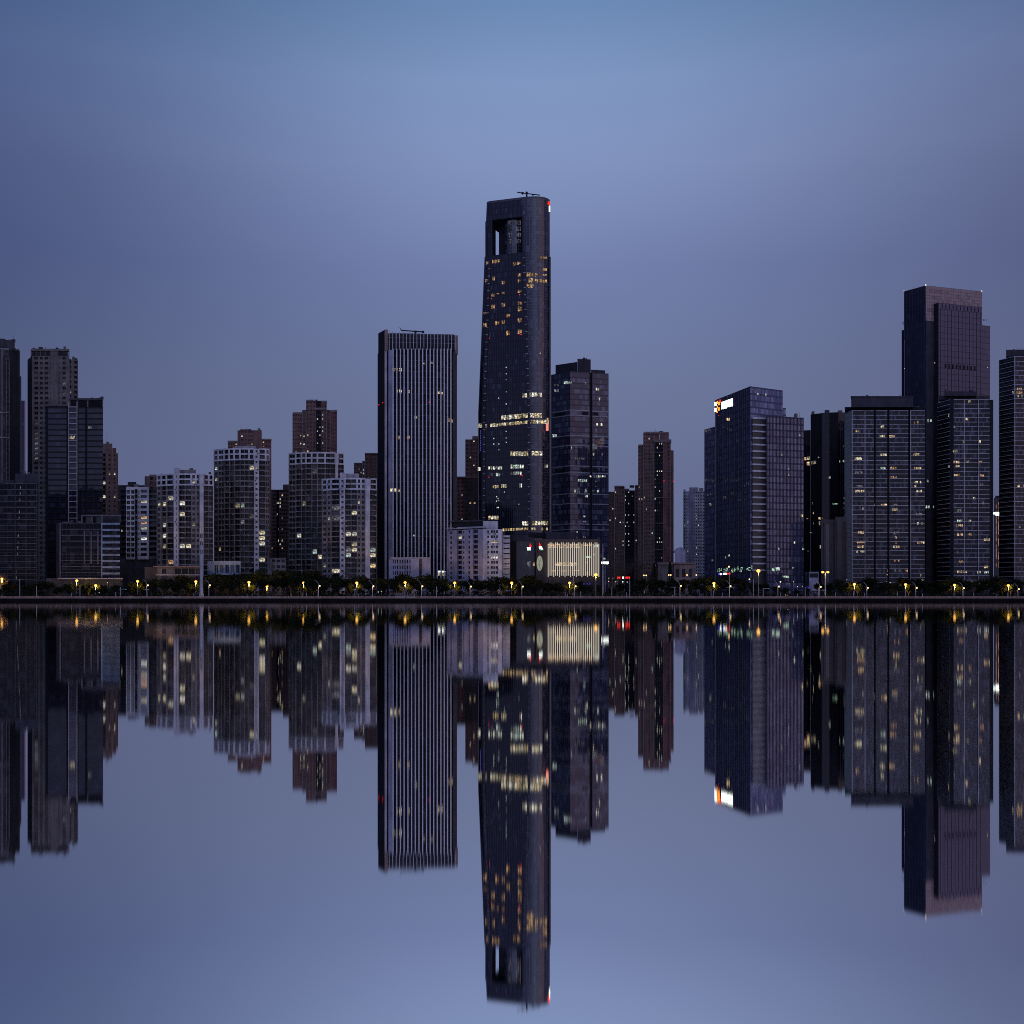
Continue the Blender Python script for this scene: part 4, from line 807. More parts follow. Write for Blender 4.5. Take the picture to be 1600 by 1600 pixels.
# ---- glass tower with the big lit sign
b = Bld('office_tower', 'blue glass office tower with a glaring lit sign at its top left corner', 1178, 745); B['sign'] = b
fsA, zA, fh = b.block([(1117.5, 1172.5, 52, 0, 'glass', CW['b29l']), (1172.5, 1223, 0, 15, 'glass', CW['b29'])], 603.5, 10.3, 24, Y=745, side=CW['b29l'])
b.block([(1100.5, 1117.3, 20, 6, 'glass', CW['b29l'])], 664.5, 10.3, 22, Y=793, side=CW['b29l'])
fsC, zC, _ = b.block([(1197, 1199, 0, 0, None, 'slate'), (1199, 1256, 0, 8.5, 'glass', CW['b29'])], 649.5, 10.3, 20, Y=744, side=CW['b29'])
b.boxpart('roof_house', 1223, 1228, 637.5, 651, 765, 8, CW['b29'])
Fl = Face((X(1175, 745.3), 745.3), (X(1196.8, 748.5), 748.5))
dk = MB(); dk.box(Fl.pt(0, GZ + 2, .9), Fl.u.to_3d() * Fl.L, (-Fl.n * 2.5).to_3d(), (0, 0, Z(652, 745) - GZ - 2), curtain_mat('louvre_glass', .8, 4.05, .16, .1, (.020, .018, .020), (.065, .057, .056), (.03, .03, .03), (.05, .05, .05), .2, 1.4)); dk.obj('louvre_wall', b.root)
for i in range(24): b.bands('louvre_ledge', [Fl], [Z(654.5 + i * 10.33, 745)], .95, 1.5, 'white')
for i in range(19):
    u = (i + .5) / 19 * fsA[0].L; b.rib('facade_rib', fsA[0], u, .35, .35, GZ + 12, zA, 'slate')
for i in range(26): b.rib('facade_rib', fsC[1], (i + .5) / 26 * fsC[1].L, .3, .3, GZ + 10, zC, 'slate')
b.finish('glass_facade')
# sign: flower-like red emblem and white lettering, overexposed in the photograph
for q in ([1116.5, 1120, 628.5, 634], [1122, 1125, 628, 633], [1116.5, 1119.5, 637.5, 643.5], [1121.5, 1124.5, 636.5, 641.5]): b.pane(*q, 'sign' if q[0] < 1120 else 'sorg', 'sign_petal', .35)
for q in ([1120, 1122, 626.5, 631], [1120, 1121.6, 634, 637.5], [1124.2, 1126.4, 624.5, 629], [1119.6, 1121.6, 643, 645]): b.pane(*q, 'sorg' if q[0] < 1121 else 'sred', 'sign_petal', .35)
for i in range(2):
    xx = 1127 + i * 9.3; yy = 628.4 - i * 3.3
    for q in ([0, 8.6, 0, 2.4], [0, 8.6, 3.4, 5.6], [0, 8.6, 6.6, 8.4], [0, 2.2, 0, 10.5], [3.4, 5.4, 0, 11], [6.6, 8.7, 0, 10.2], [0, 8.6, 9.3, 11.3]): b.pane(xx + q[0], xx + q[1], yy + q[2], yy + q[3], 'sign', 'sign_lettering', .35, dy=-(q[1] - q[0]) * .34)
b.red(1124, 649.5, .6); b.pane(1135, 1140, 653, 657.5, 'warm')
for x, y, k in ((1184, 615.5, 'cool'), (1197, 616.5, 'wht'), (1250, 680, 'cool'), (1232.5, 732, 'wht'), (1232.5, 742, 'wht'), (1222, 710, 'yel'), (1241.5, 847.5, 'wht'), (1216.5, 857.5, 'cool'), (1255, 857.5, 'cool'), (1110, 788, 'wht'), (1113, 875, 'dim'), (1139, 868, 'cool'), (1134, 871, 'cool'), (1239.5, 887.5, 'cool')): b.pane(x - 1.2, x + 1.2, y - 1.6, y + 1.6, k, 'lit_window' if k != 'dim' else 'lit_window')
b.row(1175, 1187, 608, 609.5, 'dim', 2, .6); b.row(1251, 1258, 804, 808, 'yel', 2.4, .5); b.row(1129, 1135, 775.5, 779, 'dim', 6, .3)
for x, y in ((1123, 891), (1126, 889), (1132, 891.5), (1136, 890), (1144, 891.5), (1148, 890), (1153, 888), (1157.5, 891), (1159, 889), (1168, 888), (1171, 889), (1175, 886)):     # green-white neon strokes, too small to read
    for q in R.sample([(-1.5, 1.5, -2.6, -1.7), (-1.5, 1.5, -.5, .4), (-1.6, 1.6, 1.6, 2.5), (-.5, .5, -3, 3), (-1.7, -.9, -1, 3), (.8, 1.6, -1, 3)], 3): b.pane(x + q[0], x + q[1], y + q[2], y + q[3], 'neon', 'neon_stroke', .4)
for i, k in enumerate(('blue', 'sign', 'blue', 'sign', 'sign', 'sred', 'sred')): b.pane(1122 + i * 2.8, 1124.4 + i * 2.8, 895.6 - i * .1, 898.6 - i * .2, k, 'shop_sign', .4)
for q, k in (([1206, 1210, 887.5, 892.5], 'neon'), ([1212, 1218.5, 886.5, 891.5], 'cool'), ([1222.5, 1227, 899.5, 902], 'cool'), ([1227.6, 1233, 899.5, 902.5], 'neon')): b.pane(*q, k, 'neon_stroke', .4)
b.row(1181, 1198, 908.5, 914.5, ['cool', 'neon', 'dim'], 3, .8, .2, name='shop_window')

# ---- dark cluster and the residential towers on the right
b = Bld('dark_tower', 'near-black glass tower between the sign tower and the white-lined residential tower', 1290, 815); B['dark'] = b
b.block([(1255, 1266.5, 14, 12, 'glass', CW['b30'])], 668, 8, 14); fs, z1, fh = b.block([(1266.6, 1284, 10, 4, None, 'black'), (1284, 1296, 3, 1.5, 'glass', CW['b30']), (1296, 1310, 1.5, 0, None, 'black'), (1310, 1319, 0, 1, 'glass', CW['b30']), (1319, 1334, 1, 3, None, 'black')], 644, 8, 22)
for p in (1313, 1316.5): b.rib('facade_rib', fs[3], fs[3].u_at(p), .5, .3, GZ, Z(660, 815), 'dgrey')
b.finish('glass_facade')
for q, k in (([1256.5, 1260, 714.5, 719], 'org'), ([1261, 1265, 713.5, 718.5], 'yel'), ([1260.5, 1265, 721.5, 727], 'warm'), ([1267.5, 1271, 721, 725.5], 'yel'), ([1271.5, 1275, 720, 725], 'yel'), ([1278, 1280, 713.5, 715.5], 'cool'), ([1295, 1297.6, 744.5, 747.5], 'wht'), ([1316, 1319, 718.5, 722], 'cool'), ([1311.5, 1313.5, 719.5, 722.5], 'cool'), ([1316, 1318.5, 696, 698.6], 'dim'), ([1279, 1282, 808, 811.5], 'warm'), ([1279.5, 1281.5, 814.5, 820.5], 'yel'), ([1283.5, 1285.5, 808, 811], 'org'), ([1281, 1282.6, 852, 857], 'yel'), ([1269, 1270.2, 785, 788], 'dim'), ([1300, 1309.6, 786.5, 788], 'neon'), ([1318, 1320.5, 777, 780], 'dim'), ([1318, 1320.5, 785, 788], 'dim'), ([1318, 1320.5, 792, 795], 'dim'), ([1260, 1263, 810, 811], 'org'), ([1265.5, 1268, 831.5, 833], 'cool'), ([1262, 1264, 860.5, 862.5], 'dim'), ([1270.4, 1271.6, 800, 803], 'warm'), ([1270.4, 1271.6, 816, 820], 'dim')): b.pane(*q, k)
b = Bld('office_block', 'dark grey annex block with tall recessed slots below the near-black tower', 1303, 735); B['annex'] = b
b.block([(1283, 1305, 1.5, 1.5, ([(.12, .22), (.34, .62), (.74, .9)], .02, .94, .6), 'dgrey')], 811.5, 100, 14); b.block([(1305.2, 1324, 0, 0, ([(.06, .1), (.58, .86)], .04, .93, .6), 'dgrey')], 807.5, 110, 14); b.finish(); b.pane(1299.5, 1305, 825.5, 830, 'yel')
b = Bld('plaza_building', 'low pale entrance block with vertical slats right of the sign tower', 1270, 722, frame='dgrey')
b.block([(1258, 1264, 4, 4, None, 'slate'), (1264, 1279, 0, 0, ([(.05, .95)], .62, .9, .5), 'lav')], 893.5, 24, 8); b.finish(); b.pane(1259, 1265, 917, 920, 'blue', 'lit_window')
def resid(key, label, px, Y, strips, top, fl, lits, rails, blackgaps, roofs):
    b = Bld('residential_tower', label, px, Y); B[key] = b
    fs, z1, fh = b.block(strips, top, fl, 24, side='black')
    keep = [F for F, s in zip(fs, strips) if s[4] == 'glass']
    n = int((z1 - GZ - 9) / fh)
    for i in range(n + 1): b.bands('floor_band', keep, [z1 - i * fh - .26], .26, .35, 'white')
    for F, u in [(fs[i], q) for i, q in rails]: b.rib('corner_pilaster', F, u if u >= 0 else F.L + u, .45, .5, GZ + 6, z1, 'pale')
    for r in roofs: b.boxpart('roof_house', *r)
    b.finish('glass_facade')
    for (x, y, k, wd) in lits: b.row(x - wd, x + wd, y - 1.9, y + 1.7, k, 2.9, .6, .12)
    return b
o = ['org', 'warm', 'yel']
L31 = [(1432, 660.5, 'org', 4), (1377.5, 666.5, 'yel', 4), (1340, 673.5, o, 6), (1379, 681.5, 'yel', 4.5), (1394, 682, 'warm', 4.5), (1381, 710.5, 'yel', 5), (1432, 710.5, 'warm', 5), (1341, 716.5, 'yel', 6), (1380, 731.5, 'cool', 4), (1396, 731.5, 'org', 5), (1434, 732, o, 6), (1342, 738.5, 'dim', 6), (1396.5, 746, 'org', 5), (1434.5, 753.5, o, 5.5), (1434, 760, 'warm', 5), (1435, 767.5, 'yel', 6), (1342.5, 760, 'dim', 6), (1343.5, 767.5, o, 7.5), (1368, 789, 'yel', 2.4), (1381.5, 789, 'warm', 5), (1398.5, 789, 'dim', 4), (1398.5, 796.5, 'warm', 4.5), (1436.5, 803.5, 'dim', 4.5), (1437.5, 818, 'yel', 4.5), (1345.5, 832.5, 'warm', 5), (1400.5, 832, 'dim', 4), (1402, 839.5, 'warm', 3.5), (1345.5, 847, o, 6.5), (1400.5, 847.5, 'warm', 5), (1439, 847.5, o, 6), (1345, 854, 'warm', 5), (1401, 854.5, 'warm', 5), (1345.5, 861.5, 'yel', 7.5), (1401.5, 876, 'org', 4.5), (1386.5, 891.5, 'warm', 4.5), (1402.5, 891.5, 'dim', 5), (1416.5, 892, 'org', 2.5), (1437.5, 899, 'yel', 2.5), (1441, 907, 'yel', 3), (1347, 795, 'dim', 3)]
b = resid('res1', 'wide residential tower with thin white floor lines and scattered warm lit rooms', 1386, 752, [(1319.5, 1331, 14, 0, 'glass', CW['b30']), (1331, 1352, 0, 0, 'glass', CW['b31']), (1352, 1365.5, .4, .4, 'glass', CW['b31']), (1365.5, 1368.2, 2, 2, None, 'black'), (1368.2, 1386, .2, .2, 'glass', CW['b31']), (1386, 1389.5, 1.2, 1.2, None, 'black'), (1389.5, 1419, .2, .2, 'glass', CW['b31']), (1419, 1421.8, 2, 2, None, 'black'), (1421.8, 1445, 0, 0, 'glass', CW['b31'])], 641.5, 7.05, L31, [(1, .1), (1, -.3), (8, .3)], [], [(1330, 1427, 620, 636, 756, 10, 'slate'), (1320, 1441, 636, 641.8, 767, 8, 'black')])
b.boxpart('roof_edge', 1329, 1428, 618.8, 620.3, 755.6, 11, 'slate')
L33 = [(1495, 722, 'warm', 5), (1511.5, 721.5, 'yel', 2.5), (1532, 722, 'org', 2.5), (1495, 728.5, o, 5), (1483, 729, 'yel', 1.4), (1495.5, 742.5, o, 5), (1534.5, 743, 'org', 3.5), (1534, 757.5, 'dim', 3), (1522.5, 778.5, 'yel', 2), (1499.5, 798, 'cool', 3.5), (1500, 814, 'cool', 4.5), (1515.8, 814, 'yel', 2.2), (1499.5, 821, o, 5.5), (1500.5, 835.5, o, 4.5), (1516, 835.5, 'org', 2.5), (1540.5, 843.5, o, 6.5), (1535, 786, 'dim', 3), (1498, 864, 'dim', 3), (1502, 878, 'org', 4), (1541, 886, 'warm', 3.5), (1503.5, 893.5, o, 8), (1530, 894, 'wht', 3), (1541.5, 894, 'cool', 4), (1510, 910, 'org', 3), (1517, 910, 'warm', 3), (1531.5, 911, 'org', 2), (1541, 911, 'org', 2), (1515, 627.5, 'yel', 2), (1482.5, 649, 'warm', 1), (1511, 655, 'warm', 2), (1490, 667, 'dim', 3), (1507, 690, 'warm', 2.5), (1531, 690, 'warm', 2), (1493, 705, 'yel', 4), (1533, 708, 'dim', 3)]
b = resid('res2', 'narrower residential tower with two pale verticals in front of the tall violet tower', 1508, 752, [(1465, 1484, 14, 1, 'glass', CW['b4']), (1484, 1490, 1, 0, None, 'black'), (1490, 1506, 0, 0, 'glass', CW['b31']), (1506, 1528, .3, .3, 'glass', CW['b31']), (1528, 1546, 0, 0, 'glass', CW['b31']), (1546, 1552, 1, 2.5, None, 'black')], 624, 7.05, L33, [(3, .2), (4, .2)], [], [(1476, 1526, 611.5, 618.5, 758, 10, 'slate'), (1467, 1546, 618.2, 624.3, 764, 8, 'dgrey')])
b.boxpart('roof_house', 1514, 1520, 609.5, 611.8, 760, 4, 'slate')
b.bands('floor_line', [B['res2'].faces[0]], [Z(624 + 7.05 * i * 1.0, 760) for i in range(1, 38)], .22, .2, 'dgrey')
L34 = [(1593, 608, 'warm', 4), (1593, 613.5, 'org', 5), (1594, 619, 'yel', 4), (1582.5, 608, 'yel', 1), (1583, 613.5, 'yel', 1), (1592, 759.5, 'warm', 2), (1599, 759.5, o, 3.5), (1594, 824, 'dim', 2), (1596, 874, 'dim', 2)]
b = resid('res3', 'tower cut by the right frame edge with a stepped roof and thin pale floor lines', 1610, 764, [(1561, 1584.5, 12, 0, 'glass', CW['b4']), (1584.5, 1612, 0, 1, 'glass', CW['b31']), (1612, 1650, 1, 2, 'glass', CW['b31'])], 557, 7.3, L34, [(1, .2)], [], [(1572, 1650, 546.5, 557.3, 770, 12, 'slate')])
b.boxpart('roof_edge', 1588, 1650, 545, 546.7, 769.5, 12, 'pale')
b.bands('floor_line', [b.faces[0]], [Z(557 + 7.3 * i, 770) for i in range(1, 44)], .25, .25, 'grey')
b.red(1584, 750, .3) if False else None

b = Bld('skyscraper', 'tall violet glass tower with a rosy panelled crown on the right', 1482, 880); B['violet2'] = b
YV = 872
fs, z1, fh = b.block([(1412.5, 1446.5, 17, 0, 'glass', CW['b32d']), (1446.5, 1534.5, 0, 17, 'glass', CW['b32t'])], 446, 9.2, 20, Y=YV, side=CW['b32d'], zb=Z(520, YV))
fs2, z2, _ = b.block([(1413, 1447, 16.5, -.5, 'glass', CW['b32d']), (1447, 1462, -.4, 3, None, 'slate'), (1462, 1470, 1.0, 2.2, 'glass', CW['b32']), (1470, 1473.5, 3.5, 3.8, None, 'black'), (1473.5, 1534.5, 1.5, 13.8, 'glass', CW['b32']), (1534.5, 1547, 14.6, 17.4, 'glass', CW['b32'])], 501, 9.2, 22, Y=YV, side=CW['b32'])
fs3, z3, _ = b.block([(1451, 1466.5, 6, -1, None, 'black'), (1466.5, 1534.3, -1, 12.6, 'glass', CW['b32'])], 473.5, 9.2, 14, Y=YV, side='black')
b.block([(1408.8, 1412.8, 20, 18.5, 'glass', CW['b32d'])], 506.5, 9.2, 14, Y=YV, side=CW['b32d'])
for i in range(8): b.rib('facade_rib', fs[0], fs[0].L * (i + .5) / 8, .5, .4, GZ, z1, 'slate'); 
F5 = fs3[1]
for i in range(12): b.rib('facade_groove', F5, F5.L * (i + .5) / 12, .22, .14, GZ, Z(482, YV), 'black')
for i in range(11): b.rib('crown_fin', fs3[1], fs3[1].L * (i + 1) / 12, .4, .35, Z(482, YV), Z(475.5, YV), 'slate')
for i in range(9): b.rib('vent_slot', F5, F5.L * (.16 + i * .084), 1.3, .2, Z(575, YV), Z(568, YV), 'black')
for p0, p1 in ((1409, 1409.8), (1411, 1411.8)): b.boxpart('roof_fin', p0, p1, 502.5, 506.8, YV + 20, 1, 'slate')
for p in (1536.5, 1538.5, 1540.5): b.boxpart('roof_fin', p, p + .8, 498.5, 501.3, YV + 16, 1, 'slate')
b.finish('glass_facade')
for x, y in ((1446.6, 445.4), (1412.8, 454.2), (1533.8, 455)):
    mb = MB(); yy = YV + (0 if x == 1446.6 else 17); mb.ball((X(x, yy), yy, Z(y, yy)), .55, E['wht'], 8, 5); mb.obj('roof_light', b.root)
for x, y in ((1460.6, 567), (1543, 574), (1413.5, 576)): b.pane(x - .6, x + .6, y - .6, y + .6, 'wht', 'small_light')
for x, y in ((1450.5, 657.5), (1454.5, 657), (1447.5, 792), (1451, 792), (1459, 792), (1449.5, 751.5)): b.pane(x - 1.2, x + 1.2, y - 2, y + 2, 'cool')
b = Bld('lit_tower', 'slender distant tower with strings of pink lights and a glaring white roof-edge sign', 1563, 930); B['pink'] = b
fs, z1, fh = b.block([(1553, 1573, 1, 0, 'glass', CW['b30'])], 778, 8, 12); b.boxpart('roof_house', 1555, 1567, 774.5, 778.3, 934, 6, 'slate'); b.finish('glass_facade')
pk = emit_mat('pink_light_string', (.8, .38, .34), .55, .5, .35)
for i, p in enumerate((1556.5, 1560, 1562.6, 1565.5, 1568.5, 1571.5)): b.rib('light_string', fs[0], fs[0].u_at(p), .38, .3, Z(887, 930), Z(782 + i % 2 * 3, 930), pk)
b.pane(1555.5, 1566, 800, 805.5, 'sign', 'lit_sign', 1.2); b.pane(1551.5, 1554.8, 800.8, 803.6, 'sign', 'lit_sign', 1.2)
for q in ([1574.5, 1578.5, 893.5, 898], [1579.5, 1583.5, 893, 898.5], [1577, 1581, 901, 905], [1582, 1586.6, 901.5, 904.5]): b.pane(*q, emit_mat('blue_white_sign', (.6, .7, 1), 1.5, 0), 'neon_stroke', .4)

for k_, a_, c_, y_, Y_, n_ in (('edge', 2, 30, 546, 802, 9), ('edge', 2, 22, 531, 806, 5), ('grid', 50, 106, 545, 822, 14), ('grid', 109, 120, 561, 823, 6), ('navy', 74, 104, 634, 757, 8), ('navy', 110, 160, 622, 757, 10), ('rosy', 160, 175, 693, 865, 3),
    ('whiteL', 198, 231, 761, 747, 7), ('bow1', 250, 330, 742, 722, 14), ('bow2', 338, 418, 703, 752, 12), ('bow3', 456, 534, 709, 768, 12), ('bow4', 507, 586, 749, 714, 14), ('stripe', 600, 706, 524, 812, 6), ('white', 702, 775, 826, 700, 10),
    ('brk1', 376, 406, 671, 861, 5), ('brk2', 479, 508, 626, 861, 5), ('brk5', 962, 998, 761, 893, 6), ('brk6', 1006, 1043, 676, 858, 6), ('violet', 904, 922, 561, 875, 4), ('sign', 1200, 1250, 650, 752, 6), ('dark', 1268, 1328, 644, 820, 6), ('res1', 1332, 1425, 620, 758, 8), ('res1', 1428, 1440, 637, 769, 4), ('res2', 1478, 1524, 611.5, 760, 6), ('res3', 1574, 1600, 546, 772, 5), ('bands', 92, 156, 817, 696, 12), ('dim', 25, 57, 740, 702, 6)):
    clutter(B[k_], a_, c_, y_, Y_, n_, 3.2, n_)
# ------------------------------------------------------------------ setting: water, ground, road, bank
def structure(name, mb, kind='structure'):
    o = mb.obj(name); o['kind'] = kind; return o
def simple(name, build):
    m, nt, b = newmat(name); build(nt, b); MATS[name] = m; return m
wm = bpy.data.materials.new('calm_water'); wm.use_nodes = True; nt = wm.node_tree; nt.nodes.remove(nt.nodes['Principled BSDF'])
gl = N(nt, 'ShaderNodeBsdfAnisotropic'); gl.distribution = 'BECKMANN'; gl.inputs['Color'].default_value = (.97, .96, .94, 1); gl.inputs['Roughness'].default_value = .055
tc = N(nt, 'ShaderNodeTexCoord'); mp = N(nt, 'ShaderNodeMapping'); mp.inputs['Scale'].default_value = (.035, .006, 1); nt.links.new(tc.outputs['Object'], mp.inputs[0])
nz = N(nt, 'ShaderNodeTexNoise'); nz.inputs['Scale'].default_value = 1; nz.inputs['Detail'].default_value = 2; nt.links.new(mp.outputs[0], nz.inputs['Vector'])
nt.links.new(math_n(nt, 'MULTIPLY_ADD', nz.outputs[0], .010, .018), gl.inputs['Roughness'])
tg = N(nt, 'ShaderNodeCombineXYZ'); tg.inputs[0].default_value = 1; nt.links.new(tg.outputs[0], gl.inputs['Tangent']); gl.inputs['Anisotropy'].default_value = .6
nt.links.new(gl.outputs[0], nt.nodes['Material Output'].inputs[0])
mb = MB(); mb.poly([(-4000, -400, 0), (4000, -400, 0), (4000, BANK + .2, 0), (-4000, BANK + .2, 0)], wm); structure('water', mb)
gm_ = wall_mat('dark_earth', (.035, .036, .028)); asph = wall_mat('asphalt', (.045, .045, .047)); pave = wall_mat('promenade_paving', (.16, .14, .13)); stone = wall_mat('bank_stone', (.014, .012, .011), spec=0); mark = plain('road_paint', (.7, .7, .68))
mb = MB(); mb.poly([(-5000, BANK + .55, GZ), (5000, BANK + .55, GZ), (5000, 7000, GZ), (-5000, 7000, GZ)], gm_); structure('ground', mb)
mb = MB(); mb.poly([(-900, BANK + .6, GZ + .006), (900, BANK + .6, GZ + .006), (900, BANK + 7, GZ + .006), (-900, BANK + 7, GZ + .006)], pave); structure('path', mb)
mb = MB(); mb.poly([(-900, 667, GZ + .006), (900, 667, GZ + .006), (900, 675, GZ + .006), (-900, 675, GZ + .006)], asph); structure('road', mb)
mb = MB()
for i in range(-60, 60): mb.poly([(i * 9, 670.9, GZ + .011), (i * 9 + 4, 670.9, GZ + .011), (i * 9 + 4, 671.1, GZ + .011), (i * 9, 671.1, GZ + .011)], mark)
structure('road_markings', mb)
for y in (666.8, 675.2):
    mb = MB(); mb.abox(-900, 900, y - .15, y + .15, GZ - .05, GZ + .13, W['grey']); structure('kerb', mb)
mb = MB(); mb.abox(-1400, 1400, BANK, BANK + .6, -1.5, GZ + .02, stone); mb.abox(-1400, 1400, BANK - .12, BANK + .72, GZ + .02, GZ + .25, wall_mat('coping_brown', (.20, .15, .13)))
tag(mb.obj('embankment_wall'), 'long dark stone embankment wall at the edge of the water', 'wall')
rail = empty('railing', (0, BANK + .3, GZ + .25), 'long brownish railing on top of the dark embankment wall', 'railing')
rm_ = wall_mat('railing_brown', (.52, .31, .22))
for nm, z0, z1 in (('handrail', .82, .98), ('middle_rail', .50, .57), ('lower_rail', .16, .24)):
    mb = MB(); mb.abox(-700, 700, BANK + .24, BANK + .36, GZ + .25 + z0, GZ + .25 + z1, rm_); mb.obj(nm, rail)
pm = MB(); pm.abox(-.16, .16, -.13, .13, 0, 1.05, wall_mat('post_stone', (.36, .29, .26))); pm.abox(-.2, .2, -.17, .17, 1.05, 1.16, wall_mat('post_stone', (.36, .29, .26))); pme = pm.mesh('post'); far = MB()
for i in range(-250, 251):
    x = i * 2.4
    if -50 <= i < 50:
        o = bpy.data.objects.new('post', pme); C.objects.link(o); o.parent = rail; o.location = (x, 0, 0)
    else: far.abox(x - .16, x + .16, BANK + .17, BANK + .43, GZ + .25, GZ + .25 + 1.05, wall_mat('post_stone', (.36, .29, .26)))
far.obj('post', rail)['kind'] = 'stuff'
pal = MB()
for i in range(-1400, 1401):
    x = i * .42; pal.abox(x - .13, x + .13, BANK + .27, BANK + .33, GZ + .47, GZ + 1.0, rm_)
pal.obj('baluster', rail)['kind'] = 'stuff'

# ------------------------------------------------------------------ landmarks used in labels
LM = [(-60, 62, 'the dim grey office block'), (62, 194, 'the office block with blue-white bands'), (194, 248, 'the white apartment block with brown balconies'), (248, 322, 'the bow-fronted tower by the tall white mast'), (322, 378, 'the pale blue pavilion'),
      (378, 450, 'the tall bow-fronted tower'), (450, 503, 'the grey bow-fronted tower'), (503, 592, 'the shorter bow-fronted tower'), (592, 676, 'the small lavender block'), (676, 700, 'the striped office tower'), (700, 798, 'the old white apartment block'),
      (798, 854, 'the oval emblem'), (854, 940, 'the fin-lit podium front'), (940, 1000, 'the broad dark brown block'), (1000, 1056, 'the tall red-brown brick tower'), (1056, 1104, 'the whitish tower beside the sign tower'), (1104, 1180, 'the left face of the sign tower'),
      (1180, 1260, 'the right face of the sign tower'), (1260, 1326, 'the dark annex block'), (1326, 1452, 'the wide residential tower'), (1452, 1556, 'the narrower residential tower'), (1556, 1700, 'the tower at the frame edge')]
def lm(px): return next((t for a, b_, t in LM if a <= px < b_), 'the bank')
ORD = ['first', 'second', 'third', 'fourth', 'fifth', 'sixth', 'seventh', 'eighth', 'ninth', 'tenth', 'eleventh', 'twelfth']
def label_runs(items, text, single):
    """items: (px, obj); numbers those that stand before the same landmark"""
    by = {}
    for px, o in sorted(items, key=lambda t: t[0]): by.setdefault(lm(px), []).append(o)
    for t, os_ in by.items():
        for i, o in enumerate(os_):
            o['label'] = single.format(t) if len(os_) == 1 else text.format(ORD[min(i, 11)], t)

# ------------------------------------------------------------------ trees
def leaf_mat(name, c0, c1):
    m, nt, b = newmat(name); oi = N(nt, 'ShaderNodeObjectInfo'); tc = N(nt, 'ShaderNodeTexCoord'); n1 = N(nt, 'ShaderNodeTexNoise'); n1.inputs['Scale'].default_value = .7
    nt.links.new(tc.outputs['Object'], n1.inputs['Vector'])
    f = math_n(nt, 'MULTIPLY_ADD', oi.outputs['Random'], .6, math_n(nt, 'MULTIPLY_ADD', n1.outputs[0], .8, -.3)); f = math_n(nt, 'MINIMUM', math_n(nt, 'MAXIMUM', f, 0), 1)
    nt.links.new(mixc(nt, f, c0, c1), b.inputs['Base Color']); b.inputs['Roughness'].default_value = .7; b.inputs['Specular IOR Level'].default_value = .2
    MATS[name] = m; return m
LEAF = leaf_mat('dark_leaves', (.010, .015, .006), (.026, .034, .011)); CON = leaf_mat('conifer_needles', (.014, .020, .012), (.024, .034, .018)); BARK = wall_mat('bark', (.07, .055, .045))
def crown_mesh(seed, n, rx, rz, clumps, leaf, m):
    r = random.Random(seed); b = MB(); cs = []
    for i in range(clumps):
        a = r.uniform(0, 6.28); d = math.sqrt(r.random()) * .72; z = r.uniform(-.75, .8)
        k = math.sqrt(max(.1, 1 - z * z)); cs.append((math.cos(a) * d * rx * k, math.sin(a) * d * rx * k, z * rz * .8, r.uniform(.30, .52) * rx))
    for i in range(n):
        c = r.choice(cs); v = Vector((r.gauss(0, 1), r.gauss(0, 1), r.gauss(0, 1))).normalized() * c[3] * r.random() ** .4
        p = Vector(c[:3]) + Vector((v.x, v.y, v.z * .8)); a = Vector((r.gauss(0, 1), r.gauss(0, 1), r.gauss(0, .6))).normalized(); q = a.orthogonal().normalized(); s = leaf * r.uniform(.6, 1.4); q = (q + a.cross(q) * r.uniform(-1, 1)).normalized()
        b.poly([p - a * s, p + q * s * .55, p + a * s, p - q * s * .55], m)
    return b.mesh('crown')
def trunk_mesh(seed, h, r0, limbs, spread):
    r = random.Random(seed); b = MB(); b.tube((0, 0, -.1), (0, 0, h * .55), r0, r0 * .7, BARK, 7)
    for i in range(limbs):
        a = r.uniform(0, 6.28); z = h * r.uniform(.4, .55); b.tube((0, 0, z), (math.cos(a) * spread, math.sin(a) * spread, h * r.uniform(.75, .95)), r0 * .5, r0 * .15, BARK, 5)
    return b.mesh('trunk')
TREES = [(crown_mesh(s, 900, 3.0, 2.7, 12, .36, LEAF), trunk_mesh(s + 50, 6.0, .2, 5, 1.7)) for s in range(6)]
SHRUB = [crown_mesh(80 + s, 420, 1.7, 1.15, 8, .27, LEAF) for s in range(4)]
ti = []
def tree(px, Y, top, v, wide=1.0):
    H = Z(top, Y) - GZ; sc = H / 8.6; o = empty('leafy_tree', (X(px, Y), Y, GZ), None, 'tree', 'leafy trees along the bank')
    c, t = TREES[v % 6]; rz = R.uniform(0, 6.28)
    for nm, me, z in (('crown', c, 5.9), ('trunk', t, 0)):
        k = bpy.data.objects.new(nm, me); C.objects.link(k); k.parent = o; k.location = (0, 0, z * sc); k.rotation_euler = (0, 0, rz); k.scale = (sc * wide, sc * wide, sc)
    ti.append((px, o))
TOPS = [(-60, 911), (60, 912), (95, 916), (180, 914), (200, 906), (260, 903), (300, 905), (325, 902), (420, 896), (445, 891), (500, 897), (560, 903), (600, 902), (625, 898), (655, 905), (700, 902), (740, 900), (800, 902), (830, 905), (930, 912), (950, 917), (1000, 907), (1060, 905), (1100, 904), (1160, 905), (1185, 916), (1290, 918), (1310, 905), (1340, 908), (1450, 906), (1600, 906), (1700, 906)]
def top_at(px):
    for (a, y0), (c_, y1) in zip(TOPS, TOPS[1:]):
        if a <= px <= c_: return y0 + (y1 - y0) * (px - a) / (c_ - a)
    return 908
lampx = [120, 215, 306, 389, 474, 558, 633, 710, 799, 890, 1115, 1335, 1415, 1491, 1575]
px = -50; k = 0
while px < 1650:
    tree(px, R.uniform(678, 683), top_at(px) + R.choice([-7, -3, -2, 0, 1, 3]) + R.uniform(-1, 1), R.randrange(6), R.uniform(1.0, 1.35)); px += R.uniform(13, 20); k += 1
px = -44
